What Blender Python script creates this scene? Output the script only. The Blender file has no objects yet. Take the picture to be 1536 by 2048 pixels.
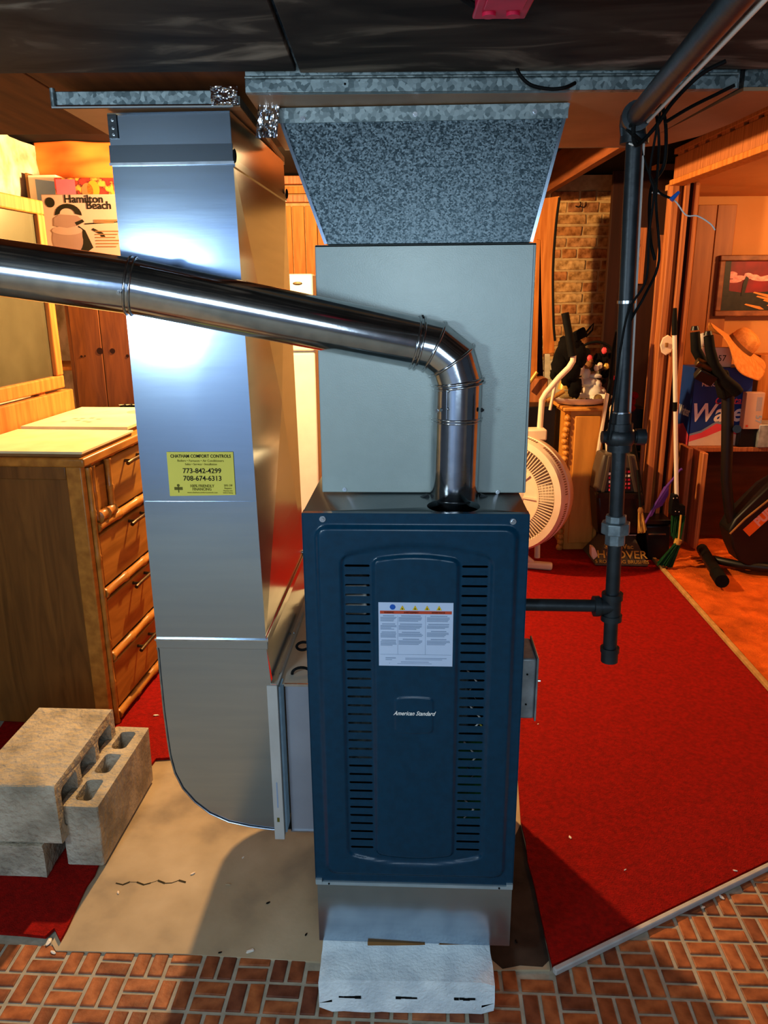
import bpy, math, random
from mathutils import Vector, Matrix, noise
from mathutils.geometry import tessellate_polygon
random.seed(7)
S = bpy.context.scene
COL = S.collection
# ------------------------------------------------------------------ camera
CAMH, PITCH, ROLL, FPX = 1.55, math.radians(16.0), math.radians(0.45), 1541.0
cd = bpy.data.cameras.new('camera'); cam = bpy.data.objects.new('camera', cd); COL.objects.link(cam)
CR = Matrix.Rotation(math.pi/2-PITCH, 3, 'X') @ Matrix.Rotation(-ROLL, 3, 'Z')
cam.matrix_world = Matrix.Translation((0, 0, CAMH)) @ CR.to_4x4()
cd.sensor_fit = 'VERTICAL'; cd.sensor_height = 36; cd.lens = FPX/2048*36; cd.clip_start = .02
S.camera = cam
# ------------------------------------------------------------------ world and exposure
w = bpy.data.worlds.new('world'); S.world = w; w.use_nodes = True
w.node_tree.nodes['Background'].inputs[0].default_value = (.55, .72, 1, 1)
w.node_tree.nodes['Background'].inputs[1].default_value = .05
S.view_settings.view_transform = 'Standard'; S.view_settings.look = 'None'
S.view_settings.exposure = 0.35; S.view_settings.gamma = 1; S.view_settings.use_curve_mapping = False
S.cycles.max_bounces = 8; S.cycles.sample_clamp_indirect = 4
# ------------------------------------------------------------------ lights
def light(name, kind, loc, power, color, size=.05, to=None, sy=None):
    l = bpy.data.lights.new(name, kind); l.energy = power; l.color = color
    if kind == 'AREA':
        l.size = size
        if sy: l.shape = 'RECTANGLE'; l.size_y = sy
    else: l.shadow_soft_size = size
    o = bpy.data.objects.new(name, l); COL.objects.link(o); o.location = loc
    if to: o.rotation_euler = (Vector(to)-Vector(loc)).to_track_quat('-Z', 'Y').to_euler()
    return o
light('bulb_light', 'POINT', (-.56, 3.72, 2.02), 300, (1, .60, .25), .035)
light('side_room_bulb_light', 'POINT', (2.75, 3.9, 1.95), 48, (1, .55, .21), .05)
light('work_light', 'AREA', (-1.02, .15, 1.52), 11, (.66, .86, 1), .22, (-.1, 1.6, 1.2))
light('phone_flash_light', 'POINT', (-.05, .02, 1.62), 5.5, (.8, .93, 1), .02)
light('cool_fill_light', 'AREA', (.2, -1.6, 1.5), 17, (.6, .8, 1), 1.3, (0, 1.5, .9), .8)  # broad cool fill added behind the viewpoint

light('rear_fill_light', 'AREA', (-1.6, -1.6, 2.22), 48, (.60, .80, 1), .5, (-1.6, -2.0, 0), .5)  # added fill behind the viewpoint, gives the tall duct cool blue to reflect

# ------------------------------------------------------------------ maths helpers
def ray(px, py):
    return CR @ Vector(((px-768)/FPX, -(py-1024)/FPX, -1))
O = Vector((0, 0, CAMH))
def P(px, py, Y=None, z=None, X=None):
    d = ray(px, py)
    if Y is not None: t = (Y-O.y)/d.y
    elif z is not None: t = (z-O.z)/d.z
    else: t = (X-O.x)/d.x
    return O+d*t
def PP(px, py, pt, n):
    d = ray(px, py); n = Vector(n); return O+d*((Vector(pt)-O).dot(n)/d.dot(n))
def R4(x0, y0, x1, y1, Y):
    a = P((x0+x1)/2, y0, Y).z; b = P((x0+x1)/2, y1, Y).z
    return P(x0, (y0+y1)/2, Y).x, P(x1, (y0+y1)/2, Y).x, b, a
def TR(loc=(0, 0, 0), rz=0, rx=0, ry=0):
    return Matrix.Translation(loc) @ Matrix.Rotation(rz, 4, 'Z') @ Matrix.Rotation(ry, 4, 'Y') @ Matrix.Rotation(rx, 4, 'X')

class MB:
    def __init__(s, M=None): s.v = []; s.f = []; s.M = M
    def add(s, vs, fs, M=None):
        n = len(s.v)
        for p in vs:
            p = Vector(p)
            if M is not None: p = M @ p
            if s.M is not None: p = s.M @ p
            s.v.append(p)
        s.f += [tuple(i+n for i in f) for f in fs]
        return s
    def box(s, x0, x1, y0, y1, z0, z1, M=None):
        return s.add([(x0,y0,z0),(x1,y0,z0),(x1,y1,z0),(x0,y1,z0),(x0,y0,z1),(x1,y0,z1),(x1,y1,z1),(x0,y1,z1)],
              [(0,3,2,1),(4,5,6,7),(0,1,5,4),(1,2,6,5),(2,3,7,6),(3,0,4,7)], M)
    def bar(s, a, b, wx, wy, up=(0, 0, 1)):
        a = Vector(a); b = Vector(b); d = (b-a).normalized(); u = Vector(up)
        if abs(d.dot(u)) > .95: u = Vector((0, 1, 0))
        x = d.cross(u).normalized()*wx/2; y = x.cross(d).normalized()*wy/2
        return s.add([a-x-y,a+x-y,a+x+y,a-x+y,b-x-y,b+x-y,b+x+y,b-x+y],
              [(0,3,2,1),(4,5,6,7),(0,1,5,4),(1,2,6,5),(2,3,7,6),(3,0,4,7)])
    def prism(s, poly, d, M=None):
        """closed polygon of 3-D points pushed along d"""
        n = len(poly); ps = [Vector(p) for p in poly]; d = Vector(d)
        tr = tessellate_polygon([ps])
        nn = sum(((ps[t[1]]-ps[t[0]]).cross(ps[t[2]]-ps[t[0]]) for t in tr), Vector())
        fs = []
        for t in tr:
            fl = (ps[t[1]]-ps[t[0]]).cross(ps[t[2]]-ps[t[0]]).dot(d) > 0
            t = tuple(t)
            fs.append(t[::-1] if fl else t); fs.append(tuple(i+n for i in (t if fl else t[::-1])))
        area = Vector()
        for i in range(n): area += ps[i].cross(ps[(i+1) % n])
        ccw = area.dot(d) > 0
        for i in range(n):
            j = (i+1) % n
            fs.append((i, j, j+n, i+n) if ccw else (j, i, i+n, j+n))
        return s.add(ps+[p+d for p in ps], fs, M)
    def lathe(s, prof, seg=24, M=None, cap=True):
        """profile of (r, z) turned about z"""
        vs = []; fs = []
        for r, z in prof:
            for k in range(seg):
                a = 2*math.pi*k/seg; vs.append((r*math.cos(a), r*math.sin(a), z))
        m = len(prof)
        for i in range(m-1):
            for k in range(seg):
                k2 = (k+1) % seg; fs.append((i*seg+k, i*seg+k2, (i+1)*seg+k2, (i+1)*seg+k))
        if cap:
            if prof[0][0] > 1e-4: fs.append(tuple(range(seg))[::-1])
            if prof[-1][0] > 1e-4: fs.append(tuple((m-1)*seg+k for k in range(seg)))
        return s.add(vs, fs, M)
    def cyl(s, a, b, r, r2=None, seg=16):
        a = Vector(a); b = Vector(b); r2 = r if r2 is None else r2
        M = Matrix.Translation(a) @ (b-a).to_track_quat('Z', 'Y').to_matrix().to_4x4()
        return s.lathe([(r, 0), (r2, (b-a).length)], seg, M)
    def tube(s, pts, r, seg=12, cap=True, closed=False):
        pts = [Vector(p) for p in pts]; n = len(pts); rs = r if isinstance(r, (list, tuple)) else [r]*n
        tang = []
        for i in range(n):
            if closed: t = pts[(i+1) % n]-pts[i-1]
            else:
                t = Vector()
                if i: t += (pts[i]-pts[i-1]).normalized()
                if i < n-1: t += (pts[i+1]-pts[i]).normalized()
            tang.append(t.normalized())
        u = tang[0].orthogonal().normalized(); vs = []; fs = []
        for i in range(n):
            u = (u-tang[i]*u.dot(tang[i])).normalized(); v = tang[i].cross(u)
            sc = 1
            if 0 < i < n-1 and not closed:
                sc = 1/max(.6, tang[i].dot((pts[i+1]-pts[i]).normalized()))**.5
            for k in range(seg):
                a = 2*math.pi*k/seg; vs.append(pts[i]+(u*math.cos(a)+v*math.sin(a))*rs[i]*sc)
        m = n if closed else n-1
        for i in range(m):
            for k in range(seg):
                k2 = (k+1) % seg; j = (i+1) % n
                fs.append((i*seg+k, i*seg+k2, j*seg+k2, j*seg+k))
        if cap and not closed: fs.append(tuple(range(seg))[::-1]); fs.append(tuple((n-1)*seg+k for k in range(seg)))
        return s.add(vs, fs)
    def ball(s, c, r, seg=16, rings=10, sc=(1, 1, 1), M=None, nz=0, fr=3, seed=0):
        vs = []; fs = []
        for i in range(rings+1):
            th = math.pi*i/rings
            for k in range(seg):
                a = 2*math.pi*k/seg
                d = Vector((math.sin(th)*math.cos(a), math.sin(th)*math.sin(a), math.cos(th)))
                q = 1+(noise.noise(d*fr+Vector((seed*7.1, seed*3.3, 0)))*nz if nz else 0)
                vs.append(Vector((d.x*sc[0], d.y*sc[1], d.z*sc[2]))*r*q+Vector(c))
        for i in range(rings):
            for k in range(seg):
                k2 = (k+1) % seg; fs.append((i*seg+k, (i+1)*seg+k, (i+1)*seg+k2, i*seg+k2))
        return s.add(vs, fs, M)
    def grid(s, fn, nu, nv, flip=False):
        vs = [fn(i/nu, j/nv) for j in range(nv+1) for i in range(nu+1)]; fs = []
        for j in range(nv):
            for i in range(nu):
                a = j*(nu+1)+i; q = (a, a+1, a+nu+2, a+nu+1); fs.append(q[::-1] if flip else q)
        return s.add(vs, fs)

BASE = {}
def empty(name, loc, rz=0, label=None, cat=None, group=None, kind=None):
    o = bpy.data.objects.new(name, None); COL.objects.link(o); o.empty_display_size = .05
    o.location = loc; o.rotation_euler = (0, 0, rz); BASE[o.name] = TR(loc, rz)
    return tag(o, label, cat, group, kind)
def tag(o, label=None, cat=None, group=None, kind=None):
    if label: o['label'] = label
    if cat: o['category'] = cat
    if group: o['group'] = group
    if kind: o['kind'] = kind
    return o
def base(o): return BASE[o.name]
def obj(name, mb, mat, parent=None, world=True, bev=0, smooth=35, loc=None, solid=0):
    """links the mesh collected in mb; world=True: the points are world points"""
    me = bpy.data.meshes.new(name)
    pb = BASE[parent.name] if parent else Matrix()
    if loc is None:
        if world:
            mn = Vector([min(v[i] for v in mb.v) for i in range(3)]); mx = Vector([max(v[i] for v in mb.v) for i in range(3)])
            loc = Vector(((mn.x+mx.x)/2, (mn.y+mx.y)/2, mn.z))
        else: loc = Vector((0, 0, 0))
    loc = Vector(loc)
    if world:
        B = Matrix.Translation(loc)
        if parent: B = Matrix.Translation(loc) @ pb.to_3x3().to_4x4()
        Bi = B.inverted(); vs = [Bi @ v for v in mb.v]
        L = pb.inverted() @ B
        lloc = L.to_translation(); BB = B
    else:
        vs = [v-loc for v in mb.v]; lloc = loc; BB = pb @ Matrix.Translation(loc)
    me.from_pydata(vs, [], mb.f); me.update()
    if smooth:
        me.shade_smooth(); me.set_sharp_from_angle(angle=math.radians(smooth))
    if mat: me.materials.append(mat)
    o = bpy.data.objects.new(name, me); COL.objects.link(o); o.location = lloc
    if parent: o.parent = parent
    BASE[o.name] = BB
    if bev:
        m = o.modifiers.new('bevel', 'BEVEL'); m.width = bev; m.segments = 2; m.limit_method = 'ANGLE'; m.angle_limit = math.radians(40)
    if solid:
        m = o.modifiers.new('solid', 'SOLIDIFY'); m.thickness = solid
    return o
def text(name, s, mat, parent, loc, X, Zu, size, align='CENTER', shear=0, squash=1, spacing=1, bold=0):
    """flat print: X is the reading direction, Zu the up direction (world)"""
    c = bpy.data.curves.new(name, 'FONT'); c.body = s; c.size = size; c.align_x = align; c.align_y = 'CENTER'
    c.shear = shear; c.space_character = spacing; c.offset = bold; c.materials.append(mat); c.extrude = .0001
    c.resolution_u = 3
    tmp = bpy.data.objects.new('tmp', c); me = bpy.data.meshes.new_from_object(tmp); me.name = name; bpy.data.objects.remove(tmp)
    if not me.materials: me.materials.append(mat)
    o = bpy.data.objects.new(name, me); COL.objects.link(o)
    X = Vector(X).normalized(); N = X.cross(Vector(Zu)).normalized(); U = N.cross(X)
    M = Matrix((X, U, N)).transposed().to_4x4(); M.translation = Vector(loc)+N*.0006
    M = M @ Matrix.Diagonal((squash, 1, 1, 1))
    if parent: o.parent = parent; M = BASE[parent.name].inverted() @ M
    o.matrix_local = M
    return o

# ------------------------------------------------------------------ materials
def hx(h):
    h = h.lstrip('#'); c = [int(h[i:i+2], 16)/255 for i in (0, 2, 4)]
    return tuple(((x/12.92) if x < .04045 else ((x+.055)/1.055)**2.4) for x in c)+(1,)
def nm(name, c1, rough=.6, metal=0, c2=None, scale=8, st=(1, 1, 1), bump=0, bscale=None, bst=None, detail=6, rv=0, lo=.35, hi=.65, rand=None,
       tex='noise', emit=None, trans=0, alpha=None, coat=0, dist=0, aniso=0, sheen=0, c3=None, bd=.004):
    m = bpy.data.materials.new(name); m.use_nodes = True; nt = m.node_tree; b = nt.nodes['Principled BSDF']
    I = b.inputs; I['Roughness'].default_value = rough; I['Metallic'].default_value = metal
    if metal < .2: I['Specular IOR Level'].default_value = .12 if rough >= .6 else .32
    c1 = hx(c1) if isinstance(c1, str) else c1; I['Base Color'].default_value = c1
    def coords(s_):
        tc = nt.nodes.new('ShaderNodeTexCoord'); mp = nt.nodes.new('ShaderNodeMapping'); mp.inputs['Scale'].default_value = s_
        nt.links.new(tc.outputs['Object'], mp.inputs['Vector']); return mp.outputs[0]
    fac = None
    if c2:
        c2 = hx(c2) if isinstance(c2, str) else c2
        if tex == 'noise':
            t = nt.nodes.new('ShaderNodeTexNoise'); t.inputs['Scale'].default_value = scale; t.inputs['Detail'].default_value = detail; t.inputs['Distortion'].default_value = dist; fac = t.outputs['Fac']
        elif tex == 'voronoi':
            t = nt.nodes.new('ShaderNodeTexVoronoi'); t.inputs['Scale'].default_value = scale
            sp = nt.nodes.new('ShaderNodeSeparateColor'); nt.links.new(t.outputs['Color'], sp.inputs[0]); fac = sp.outputs[0]
        else:
            t = nt.nodes.new('ShaderNodeTexWave'); t.inputs['Scale'].default_value = scale; t.inputs['Distortion'].default_value = dist
            t.inputs['Detail'].default_value = 3; t.inputs['Detail Scale'].default_value = 1.5; t.bands_direction = 'X'; fac = t.outputs['Fac']
        nt.links.new(coords(st), t.inputs['Vector'])
        r = nt.nodes.new('ShaderNodeValToRGB'); e = r.color_ramp.elements
        e[0].position = lo; e[1].position = hi; e[0].color = c1; e[1].color = c2
        if c3: q = r.color_ramp.elements.new((lo+hi)/2); q.color = hx(c3)
        nt.links.new(fac, r.inputs[0]); out = r.outputs[0]
        if rand:
            oi = nt.nodes.new('ShaderNodeObjectInfo'); mx = nt.nodes.new('ShaderNodeMix'); mx.data_type = 'RGBA'; mx.blend_type = 'MULTIPLY'
            mx.inputs[0].default_value = 1; rr = nt.nodes.new('ShaderNodeValToRGB'); rr.color_ramp.elements[0].color = hx(rand[0]); rr.color_ramp.elements[1].color = hx(rand[1])
            for q, cc in enumerate(rand[2:]): ee = rr.color_ramp.elements.new((q+1)/(len(rand)-1)); ee.color = hx(cc)
            nt.links.new(oi.outputs['Random'], rr.inputs[0]); nt.links.new(out, mx.inputs[6]); nt.links.new(rr.outputs[0], mx.inputs[7]); out = mx.outputs[2]
        nt.links.new(out, I['Base Color'])
        if rv:
            mr = nt.nodes.new('ShaderNodeMapRange'); mr.inputs[3].default_value = max(0, rough-rv); mr.inputs[4].default_value = rough+rv
            nt.links.new(fac, mr.inputs[0]); nt.links.new(mr.outputs[0], I['Roughness'])
    if bump:
        t = nt.nodes.new('ShaderNodeTexNoise'); t.inputs['Scale'].default_value = bscale or scale*3; t.inputs['Detail'].default_value = 5
        nt.links.new(coords(bst or (1, 1, 1)), t.inputs['Vector'])
        bp = nt.nodes.new('ShaderNodeBump'); bp.inputs['Strength'].default_value = bump; bp.inputs['Distance'].default_value = bd
        nt.links.new(t.outputs['Fac'], bp.inputs['Height']); nt.links.new(bp.outputs[0], I['Normal'])
    if trans: I['Transmission Weight'].default_value = trans
    if coat: I['Coat Weight'].default_value = coat; I['Coat Roughness'].default_value = .15
    if sheen: I['Sheen Weight'].default_value = sheen
    if emit: I['Emission Color'].default_value = hx(emit[0]); I['Emission Strength'].default_value = emit[1]
    return m
M = dict(
 sheet=nm('new_sheet_metal', '#b0becc', .18, 1, '#a8b7c6', 3, (1, 1, 14), .006, 40, (.3, .3, 3), rv=.03),
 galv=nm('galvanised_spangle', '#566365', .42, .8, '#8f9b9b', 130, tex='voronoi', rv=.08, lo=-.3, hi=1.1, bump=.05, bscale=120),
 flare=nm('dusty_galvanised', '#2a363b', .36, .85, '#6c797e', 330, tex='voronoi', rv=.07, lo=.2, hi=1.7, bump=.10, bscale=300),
 pipe=nm('bright_vent_pipe', '#c9cbcd', .13, 1, '#b4b8bb', 30, (1, 1, 1), .02, 90),
 trunkb=nm('orange_lit_underside_metal', '#a9835f', .5, .35, '#8c6a4c', 4, bump=.05, bscale=20),  # galvanised metal with the orange light it reflects put into its colour
 coil=nm('grey_green_painted_steel', '#9aa5a0', .30, .1, '#97a29d', 40, bump=.06, bscale=420),
 teal=nm('dark_teal_paint', '#013047', .25, 0, '#012b40', 60, coat=0, bump=.03, bscale=300),
 slate=nm('slate_painted_steel', '#3c4a4c', .28, .3, '#465254', 12, bump=.04, bscale=200),
 black=nm('black_interior', '#070808', .8, 0, '#0c0d0d', 20),
 blackiron=nm('black_iron_pipe', '#181d20', .42, .3, '#242a2d', 30, bump=.15, bscale=60),
 malleable=nm('grey_malleable_iron', '#5d686c', .45, .6, '#7f8a8d', 40, bump=.2, bscale=80),
 blackplastic=nm('black_plastic', '#08080a', .4, 0, '#0c0c0d', 30),
 rubber=nm('black_rubber', '#070707', .75, 0, '#0c0c0c', 50, bump=.1, bscale=90),
 foil=nm('crumpled_foil', '#d8d8da', .14, 1, '#bfc0c4', 20, bump=.1, bscale=70),
 steel=nm('screw_steel', '#c8ccd0', .25, 1, '#a9adb0', 40),
 junction=nm('junction_box_metal', '#7b7f80', .45, .35, '#a0a5a6', 25, bump=.15, bscale=60, rv=.1),
 white=nm('white_enamel', '#e6e2d8', .35, 0, '#dedad0', 10),
 cream=nm('cream_plastic', '#e8d2b8', .42, 0, '#dfc7aa', 12),
 fcard=nm('filter_cardboard', '#b4b0aa', .8, 0, '#a6a29c', 25, (1, 1, .3), bump=.1),
 fmedia=nm('filter_pleats', '#8da4b2', .8, 0, '#7e95a5', 40, bump=.1),
 conc=nm('bare_concrete', '#bda98a', .85, 0, '#6c6153', 3.6, bump=.25, bscale=30, c3='#a99576', detail=9, lo=.3, hi=.7),
 cblock=nm('grey_concrete_block', '#bcb19c', .92, 0, '#8f8674', 9, bump=1, bscale=55, detail=9, c3='#aca18c', bd=.012),
 wblock=nm('pale_concrete_block', '#e6eeee', .9, 0, '#c8d2d6', 18, bump=.8, bscale=140, detail=8, bd=.003),
 red=nm('red_carpet_pile', '#940c05', .95, 0, '#740903', 70, bump=1, bscale=260, detail=9, lo=.3, hi=.7),
 orange=nm('orange_shag_pile', '#d8601a', .95, 0, '#96400e', 9, bump=1, bscale=120, detail=9, lo=.3, hi=.75),
 bind=nm('tan_binding', '#b98d55', .85, 0, '#a07844', 30, bump=.3),
 mortar=nm('tile_mortar', '#aaa08c', .85, 0, '#958b78', 30, bump=.3, bscale=120),
 tile=nm('brick_tile', '#ffffff', .55, 0, '#b9a699', 26, (1, 1, 1), bump=.35, bscale=70, rand=('#a25a30', '#7d3f24', '#b3683a', '#93502d', '#6d3a26', '#b06232')),
 ceil=nm('dark_hardboard', '#1b1a19', .78, 0, '#857d70', 3.4, (1, 2.6, 1), .12, 18, c3='#36322d', detail=12, dist=1.2, lo=.34, hi=.70),
 joist=nm('joist_wood', '#6a3718', .75, 0, '#4f2812', 5, (6, .6, 6), .15, 20),
 darkwood=nm('dark_subfloor', '#120b07', .95, 0, '#0c0705', 5),
 brick=nm('old_common_brick', '#ffffff', .9, 0, '#a89a86', 30, bump=.8, bscale=60, rand=('#b0814f', '#9c6840', '#c39a62', '#a5713f', '#b27447', '#cda870')),
 bmortar=nm('wall_mortar', '#b8996a', .95, 0, '#a0835a', 25, bump=.5, bscale=60),
 plaster=nm('rough_plaster', '#cfc6ae', .95, 0, '#93896a', 8, bump=.9, bscale=25),
 pine=nm('pine_board', '#c07838', .6, 0, '#a05c26', 5, (9, 9, .7), .1, 30),
 casing=nm('casing_wood', '#b87040', .55, 0, '#8a4d26', 6, (14, 14, .4), .1, 30),
 panel=nm('wall_panelling', '#a8632c', .5, 0, '#8e4f20', 4, (6, 6, .5), .05, 20),
 tanwall=nm('tan_wall', '#c98a52', .8, 0, '#c08048', 3, bump=.03),
 brownslab=nm('dark_brown_door', '#2a120b', .6, 0, '#200d08', 4, (6, 6, .5), .05, 20),
 dresser=nm('dresser_oak', '#7c4f1e', .42, 0, '#5a3712', 3.5, (5, 5, .55), .08, 40, dist=1.8, detail=8, c3='#6d4419', lo=.3, hi=.7),
 drawer=nm('drawer_front_oak', '#a3702c', .38, 0, '#80541c', 3.5, (5, .7, 5), .06, 40, dist=1.2, detail=8),
 bamboo=nm('bamboo_moulding', '#b4782f', .35, 0, '#925c20', 9, (3, 1, 3), .05),
 brass=nm('dark_brass', '#5b4528', .35, .8, '#2f2416', 30),
 cardb=nm('pale_cardboard', '#dfd3a4', .8, 0, '#d3c594', 10, bump=.05),
 cardd=nm('brown_cardboard', '#8d6236', .85, 0, '#7a5430', 12),
 mirror=nm('old_mirror_glass', '#8a8a70', .22, .75, '#6e6c54', 3.5, detail=8, rv=.1),
 cabinet=nm('knotty_cabinet_wood', '#7d4418', .45, 0, '#5d2f10', 4, (5, 5, .6), .06, 30, dist=1.5),
 orangecloth=nm('orange_cloth', '#e2722c', .9, 0, '#d8622a', 4, bump=.1),
 redcloth=nm('red_cloth', '#8e0d0c', .9, 0, '#700a09', 5, bump=.2),
 redplastic=nm('red_plastic', '#c01a3c', .4, 0, '#a81434', 20),
 yellow=nm('yellow_sticker', '#cfc04a', .5, 0, '#c9ba44', 8),
 ink=nm('black_ink', '#181408', .6, 0, '#201a0c', 10),
 ink2=nm('faded_ink', '#5f581f', .6, 0, '#575018', 10),
 paper=nm('label_white', '#b9c6dc', .5, 0, '#b3c1d8', 10),
 grey=nm('label_grey', '#8797ae', .6, 0, '#8090a8', 10),
 redbar=nm('label_red', '#c2482a', .5, 0, '#b84022', 10),
 ywarn=nm('label_yellow', '#d8b400', .5, 0, '#cfa900', 10),
 blue=nm('label_blue', '#1458b4', .5, 0, '#104ea4', 10),
 pwhite=nm('print_white', '#f0ece4', .5, 0, '#e8e4dc', 10),
 silverstrip=nm('bare_edge_strip', '#b5c8d0', .35, .6, '#a6bac4', 20),
 glass=nm('amber_glass', '#b59a66', .06, 0, '#a88c58', 10, trans=.6),
 ceramic=nm('white_ceramic', '#e4ddd0', .3, 0, '#d8d0c0', 10),
 straw=nm('woven_straw', '#d8904c', .85, 0, '#c07a38', 40, bump=.6, bscale=150),
 bluebox=nm('blue_box', '#173a86', .5, 0, '#15357a', 8),
 pink=nm('pink_print', '#e8505c', .5, 0, '#dd4452', 8),
 bikebl=nm('bike_black', '#0c0a08', .45, 0, '#120f0c', 10, bump=.03),
 bikeor=nm('bike_orange_label', '#ff7a1e', .5, 0, '#f06c14', 6),
 bikepk=nm('bike_pink_letters', '#f0b9a0', .5, 0, '#eab096', 6),
 vac=nm('vacuum_grey', '#4c4136', .4, 0, '#443a30', 8),
 vacd=nm('vacuum_dark', '#0a0706', .35, 0, '#0f0b09', 8),
 gold=nm('gold_lettering', '#c7a24a', .4, .3, '#b8943e', 8),
 purple=nm('purple_plastic', '#5c2f86', .35, 0, '#522878', 8),
 green=nm('green_bristle', '#15451f', .6, 0, '#0e3216', 30, (3, 3, .5), .4, 80),
 strawb=nm('straw_bristle', '#c79a4c', .8, 0, '#a97c34', 40, (5, 5, .4), .4, 90),
 wirew=nm('white_wire', '#cfc6bc', .5, 0, '#c4bab0', 8),
 bluenut=nm('blue_wire_nut', '#1c56a8', .4, 0, '#184c98', 8),
 darkfab=nm('black_fabric', '#070505', .95, 0, '#0b0908', 20, bump=.4, bscale=80),
 paintdk=nm('painting_dark', '#14100a', .5, 0, '#241c10', 30),
 paintrd=nm('painting_red', '#8a0212', .5, 0, '#620210', 9),
 paintpk=nm('painting_pink', '#e87a74', .5, 0, '#f4b4a0', 40),
 paintor=nm('painting_orange', '#e08838', .5, 0, '#c87028', 40),
 mould=nm('picture_frame_wood', '#6b3a20', .5, 0, '#8a5230', 20, bump=.2),
 dkbrown=nm('dark_cabinet_wood', '#3d1c0e', .4, 0, '#2b130a', 3.5, (1, 4, 8), .05, 20, detail=8),
 fruit=nm('fruit_print', '#b02818', .5, 0, '#e08030', 26, lo=.4, hi=.6, c3='#401810'),
 oak=nm('orange_oak', '#cf8c38', .5, 0, '#b9782c', 4, (5, 5, .7), .04, 30), bootm=nm('dull_sheet_metal', '#9a9ea8', .5, .5, '#8c909a', 6), boott=nm('warm_lit_sheet_metal', '#c4c0b4', .55, .4, '#b4b0a4', 6), darkpatch=nm('dark_brown_patch', '#2b231d', .8, 0, '#46392e', 9, bump=.3),  # boott: the warm light on the boot top is put into its colour
 rearwall=nm('blue_tinted_wall', '#a9c4ea', .8, 0, '#9cb8e0', 3),  # unseen rear wall, tinted blue so the duct reflects a cool tone
 printtan=nm('print_mid_tan', '#8a6a5c', .6, 0, '#806054', 6), printlt=nm('print_light_tan', '#a08070', .6, 0, '#967666', 6),
 skin=nm('box_print_tan', '#b5917f', .6, 0, '#ac8876', 5),
)

A = math.radians(2.7)                       # the furnace and its ducts stand turned by this much
dvec = Vector((math.sin(A), math.cos(A), 0)); rvec = Vector((math.cos(A), -math.sin(A), 0))
ZU = Vector((0, 0, 1))
G = lambda px, py: P(px, py, z=0)

# ================================================================== the setting
fl = tag(obj('floor', MB().box(-3.2, 4.2, -2.6, 6.2, -.06, 0), M['mortar'], smooth=0), 'brick-patterned floor with pale grey joints', kind='structure')
# concrete pad, carpets
cA = [G(112, 1905), G(640, 1927), G(1000, 1950), G(1102, 1945), G(1039, 1650)]
cp = [Vector((p.x, p.y, .0005)) for p in [G(112, 1905), G(380, 1912), G(640, 1927), G(860, 1945), G(1100, 1943)]]+[Vector((.46, 2.35, .0005)), Vector((-.60, 2.36, .0005))]+[Vector((p.x, p.y, .0005)) for p in [G(298, 1515), G(185, 1722), G(104, 1890)]]
tag(obj('concrete_pad', MB().prism(cp, (0, 0, .0055)), M['conc'], smooth=0), 'bare stained concrete patch under the furnace and duct', kind='structure')
def rough_edge(a, b, n, amp, seed):
    out = []
    for i in range(n):
        t = i/n; p = a.lerp(b, t); q = noise.noise(Vector((seed, t*n*.7, 0)))*amp*(0 if i == 0 else 1)
        nn = Vector((-(b-a).y, (b-a).x, 0)).normalized(); out.append(p+nn*q)
    return out
b0, b1 = G(1318, 1137), G(1552, 1402)
bxa = lambda y: b1.x+(b0.x-b1.x)*(y-b1.y)/(b0.y-b1.y)
rc = rough_edge(G(-260, 1850), G(92, 1882), 8, .01, 1)+rough_edge(G(92, 1882), G(128, 1850), 2, .0, 2)+rough_edge(G(122, 1890), G(205, 1720), 8, .012, 3)
rc += rough_edge(G(205, 1720), G(318, 1512), 14, .014, 4)+[Vector((-.585, 2.33, 0)), Vector((.45, 2.33, 0))]
rc += rough_edge(G(1041, 1650), G(1100, 1938), 6, .008, 5)+[G(1104, 1940), G(1550, 1722)]+[Vector((bxa(2.10)-.012, 2.10, 0)), Vector((bxa(5.1)-.012, 5.1, 0)), Vector((bxa(5.1)-.012, 5.5, 0)), Vector((-1.74, 5.5, 0))]
rcp = [Vector((p.x, p.y, .0065)) for p in rc]
tag(obj('red_carpet', MB().prism(rcp, (0, 0, .009)), M['red'], smooth=0), 'red low-pile carpet, worn, cut away around the furnace', 'carpet')
e0, e1 = G(1104, 1945), G(1560, 1722); ed = (e1-e0).normalized(); en = Vector((ed.y, -ed.x, 0))
tag(obj('carpet_edge_strip', MB().prism([e0+ZU*.001, e0+en*.014+ZU*.001, e1+en*.014+ZU*.001, e1+ZU*.001], (0, 0, .017)), M['fcard'], bev=.003), 'pale strip along the front edge of the red carpet', 'edge strip')
b0, b1 = G(1318, 1137), G(1552, 1402)
oc = empty('orange_carpet', (2.4, 3.6, 0), 0, 'orange shag carpet in the side room beyond the tan binding', 'carpet')
def shag(u, v):
    y = 1.9+v*3.2; x = bxa(y)+.014+u*2.2
    return Vector((x, y, .022+.012*noise.noise(Vector((x*9, y*9, 0)))+.007*noise.noise(Vector((x*30, y*30, 3)))))
g = MB().grid(shag, 150, 220); obj('pile', g, M['orange'], oc, smooth=180)
obj('binding', MB().bar((bxa(1.9), 1.9, .018), (bxa(5.1), 5.1, .018), .022, .026), M['bind'], oc, bev=.004)
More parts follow.
